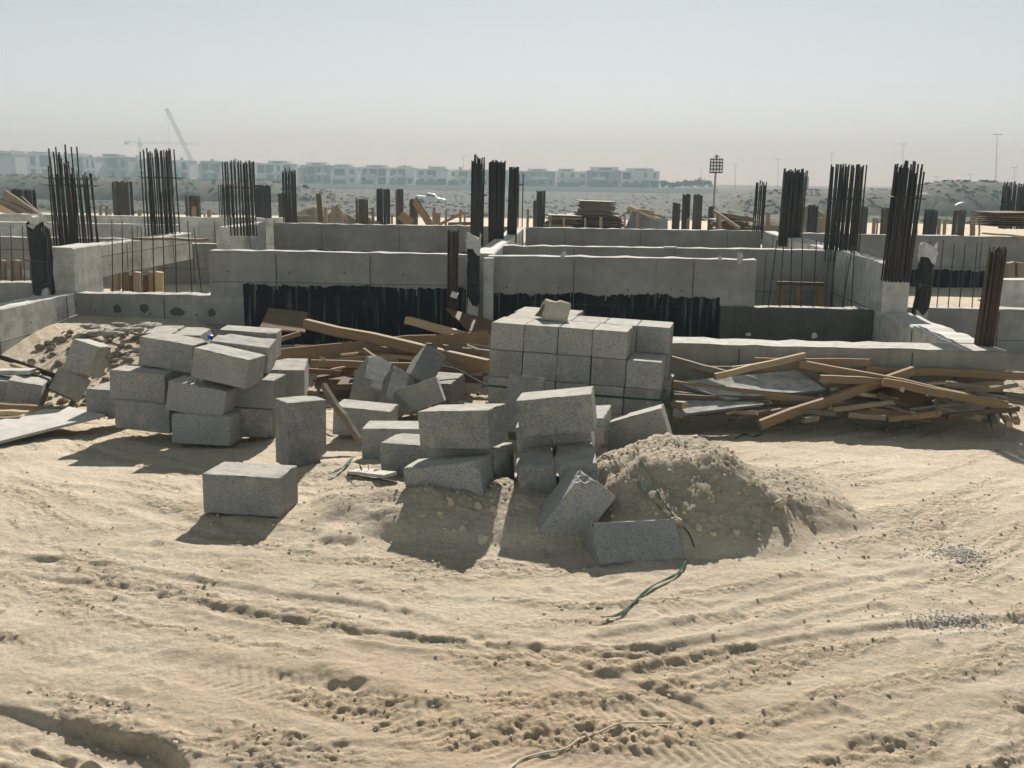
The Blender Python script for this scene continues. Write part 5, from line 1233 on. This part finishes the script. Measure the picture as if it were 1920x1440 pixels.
VS = [(-40, -4, 286, [(-30, -8, 282)]), (-3, 27, 287, [(-2, 26, 283)]), (29, 47, 292, []), (49, 94, 289, [(50, 93, 285)]), (97, 113, 296, []), (116, 156, 293, [(118, 150, 288)]), (158, 178, 296, []),
      (181, 239, 294, [(191, 220, 289)]), (241, 271, 297, []), (274, 312, 300, [(280, 305, 295)]), (314, 354, 301, []), (356, 371, 308, []), (374, 412, 304, [(376, 410, 302)]), (414, 443, 303, []), (445, 478, 305, []),
      (481, 546, 307, [(502, 537, 302)]), (549, 559, 314, []), (561, 620, 310, [(573, 611, 305)]), (625, 671, 314, [(626, 657, 309)]), (673, 725, 314, [(686, 722, 310)]), (728, 777, 315, [(745, 771, 312)]), (780, 838, 317, [(804, 834, 313)]), (840, 878, 319, []),
      (880, 918, 318, [(884, 906, 315)]), (920, 953, 320, []), (956, 1042, 321, [(990, 1025, 317)]), (1045, 1102, 322, [(1048, 1077, 317)]), (1104, 1164, 320, [(1110, 1160, 314)]), (1167, 1237, 321, [(1178, 1226, 316)])]
VL = ['cut by the left edge', 'second from the left picture edge', 'low one third from the left picture edge', 'tall flat one left of the splayed rebar', 'narrow low one behind the splayed rebar', 'behind the right half of the splayed rebar', 'low, right after the splayed rebar', 'with roof box left of the tower crane', 'low one under the tower crane', 'behind the tall comb of rebar', 'low one at the foot of the mobile crane', 'smallest one right of the mobile crane', 'flat one left of the left room cluster', 'behind the left room rebar cluster', 'low one right behind the left room cluster', 'wide one with roof box left of the notched cluster', 'sliver right of the notched cluster', 'with stacked upper floor right of the notched cluster', 'long one above the low heaps', 'above the grey rebar pair', 'with small roof box left of the pickup', 'right above the pickup', 'low one left of the centre clusters', 'behind the leftmost centre cluster', 'low one behind the middle centre clusters', 'very long one right of the thin rebar pair', 'with roof box left of the two tallest', 'left one of the two tall last villas', 'last villa on the right beside the trees']
for i, (x0, x1, yt, parts) in enumerate(VS):
    base = 338 + (x0 - 960) * .0122 + 12; villa('hazy pale villa ' + VL[i], x0, x1, yt, parts, 395 + (i % 3) * 14, base, i)
# boundary wall in front of the villas
a = P(560, 349, 340); b = P(1345, 360, 340); o = MB().box(0, b.x - a.x, 0, .3, -2, 1.7).build('boundary_wall', 'villa_white', loc=(a.x, 340, -1.9)); tag(o, 'long pale boundary wall before the far villas', 'wall')
# ---- trees by the last villa
def tree(label, px, pyt, pyb, yw, seed, name='tree'):
    rr = random.Random(seed); t = P(px, pyt, yw); b = P(px, pyb, yw); H_ = t.z - b.z; rt = thing(name, label, 'tree', b, 0, 'far trees')
    mb = MB(); mb.bar((0, 0, -.3), (.1, 0, H_ * .45), .16, 6, .09)
    for k in range(4): mb.bar((.1, 0, H_ * .4), (rr.uniform(-1, 1) * H_ * .25, rr.uniform(-.5, .5) * H_ * .2, H_ * rr.uniform(.6, .85)), .07, 5, .03)
    mb.build('trunk', 'bark', rt); cr = MB()
    cl = [(rr.uniform(-.3, .3) * H_, rr.uniform(-.25, .25) * H_, rr.uniform(.4, .85) * H_, rr.uniform(.14, .24) * H_) for _ in range(9)]
    for _ in range(420):
        cx, cy, cz, r = rr.choice(cl); d = Vector((rr.gauss(0, 1), rr.gauss(0, 1), rr.gauss(0, 1))).normalized() * r * rr.uniform(.5, 1.05); p = Vector((cx, cy, cz)) + d
        u = Vector((rr.gauss(0, 1), rr.gauss(0, 1), rr.gauss(0, 1))).normalized() * .28; v = u.orthogonal().normalized() * .2
        cr.add([p - u, p - v, p + u, p + v], [(0, 1, 2, 3)])
    cr.build('crown', 'leaf', rt)
for i, (px, pt, lb) in enumerate([(1244, 338, 'first'), (1258, 341, 'second'), (1270, 339, 'third'), (1284, 336, 'fourth'), (1298, 337, 'fifth'), (1314, 334, 'sixth'), (1328, 338, 'seventh')]):
    tree('hazy dark green tree, %s right of the last villa' % lb, px, pt, 357, 385, i)
tree('lone dark shrub on the plain left of the far villa row centre', 575, 347, 360, 190, 20, 'shrub')
# ---- cranes
def lattice(mb, a, b, wd, n, r=.12):
    a = Vector(a); b = Vector(b); d = (b - a).normalized(); x = d.cross(Vector((0, 1, 0))); x = x.normalized() if x.length > .1 else Vector((1, 0, 0)); y = d.cross(x)
    cs = [x * wd / 2 + y * wd / 2, -x * wd / 2 + y * wd / 2, -x * wd / 2 - y * wd / 2, x * wd / 2 - y * wd / 2]
    for c_ in cs: mb.bar(a + c_, b + c_, r, 4)
    for i in range(n):
        p = a + (b - a) * i / n; q = a + (b - a) * (i + 1) / n
        for k in range(4): mb.bar(p + cs[k], q + cs[(k + 1) % 4], r * .6, 3)
yw = 880.0
t = P(262, 267, yw); zb = -2; rt = thing('tower_crane', 'hazy tower crane with long flat jib over the left villas', 'crane', (t.x, yw, zb)); jz = t.z - zb
mb = MB(); lattice(mb, (0, 0, 0), (0, 0, jz), 1.9, 18, .16); mb.build('mast', 'crane_steel', rt)
j0 = P(372, 267, yw).x - t.x; j1 = P(234, 266, yw).x - t.x
mb = MB(); lattice(mb, (0, 0, jz), (j0, 0, jz - .5), 1.4, 26, .13); mb.build('jib', 'crane_steel', rt)
mb = MB(); lattice(mb, (0, 0, jz), (j1, 0, jz), 1.4, 7, .13); mb.build('counter_jib', 'crane_steel', rt)
MB().box(j1, j1 + 3, -1, 1, jz - 2, jz + 1).build('counterweight', 'crane_steel', rt); MB().box(-1.5, 1.5, -1.5, 1.5, jz - 3.5, jz - .8).build('cab', 'crane_steel', rt)
mb = MB(); lattice(mb, (0, 0, jz), (0, 0, jz + 4), 1.2, 3, .12); mb.build('tower_head', 'crane_steel', rt)
yw = 760.0
b0 = P(362, 306, yw); t0 = P(314, 207, yw); rt = thing('mobile_crane', 'hazy mobile crane with raised lattice boom and hanging line', 'crane', (b0.x, yw, -1.5)); q = t0 - b0; o_ = b0.z + 1.5
mb = MB(); lattice(mb, (3.2, 0, o_ - 8), (q.x, 0, o_ + q.z), 1.8, 24, .2); mb.build('boom', 'crane_steel', rt)
MB().bar((q.x - .6, 0, o_ + q.z), (q.x + .6, 0, o_ + q.z - 30), .12, 4).build('hoist_line', 'crane_steel', rt)
MB().box(q.x - 1.2, q.x + .8, -.8, .8, o_ + q.z - .6, o_ + q.z + 1.2).build('boom_head', 'crane_steel', rt); MB().box(0, 9, -1.6, 1.6, 1.0, 4.2).build('carrier', 'crane_steel', rt)
for x in (1.2, 3, 6, 7.8): MB().bar((x, -1.7, .7), (x, 1.7, .7), .7, 12).build('wheel', 'tyre', rt)
# ---- light masts
ML = [(1870, 252, 352, 255, 'tallest light mast near the right picture edge'), (1693, 270, 350, 330, 'light mast above the leaning rebar'), (1559, 287, 348, 400, 'light mast above the second right cluster'), (1459, 299, 348, 400, 'light mast left of the densest cluster'), (1379, 309, 348, 420, 'light mast right of the floodlight'), (1315, 317, 346, 450, 'small light mast above the far trees'), (869, 293, 338, 420, 'round-headed mast above the villas near the centre'), (1756, 331, 352, 420, 'tiny far mast right of the leaning rebar'), (1820, 327, 352, 420, 'small far mast left of the tallest one'), (1902, 314, 354, 380, 'short mast at the right edge before the wide cluster')]
for px, pt, pb, yw, lb in ML:
    t = P(px, pt, yw); b = P(px - (3 if px > 1800 and pt < 300 else 0), pb, yw); rt = thing('light_mast', lb, 'light mast', (b.x, yw, b.z - 1.5)); H_ = t.z - b.z + 1.5; dx = t.x - b.x
    MB().bar((0, 0, 0), (dx, 0, H_), .10, 6, .06).build('pole', 'pole_steel', rt); mb = MB(); mb.bar((dx - .9, 0, H_), (dx + .9, 0, H_), .06, 5); mb.build('crossarm', 'pole_steel', rt)
    for s_ in (-1, 1): MB().box(dx + s_ * .8 - .22, dx + s_ * .8 + .22, -.2, .2, H_ - .06, H_ + .1).build('lamp_head', 'lamp_black', rt)
a = P(1511, 343, 330); rt = MB().box(-.6, .6, 0, 1.2, -3, a.z + 3.0 - 1.0).build('utility_kiosk', 'villa_dark', loc=(a.x + .3, 330, 0)); tag(rt, 'small square tower block on the skyline right of the densest cluster', 'kiosk')

# ================================================================== HAZE
hb = MB().box(-1800, 1800, -1800, 1800, -6, 66).build('haze', None); stuff(hb, 'thin pale dusty haze over the whole site and plain', 'haze')
hm = bpy.data.materials.new('haze'); hm.use_nodes = True; hn = hm.node_tree
for n_ in list(hn.nodes): hn.nodes.remove(n_)
ho = hn.nodes.new('ShaderNodeOutputMaterial'); hv = hn.nodes.new('ShaderNodeVolumePrincipled')
hv.inputs['Color'].default_value = (0.66, 0.90, 1.0, 1); hv.inputs['Absorption Color'].default_value = (1, 1, 1, 1); hv.inputs['Density'].default_value = 0.00145; hv.inputs['Anisotropy'].default_value = -0.42
hn.links.new(hv.outputs[0], ho.inputs['Volume'])
hb.data.materials.append(hm)
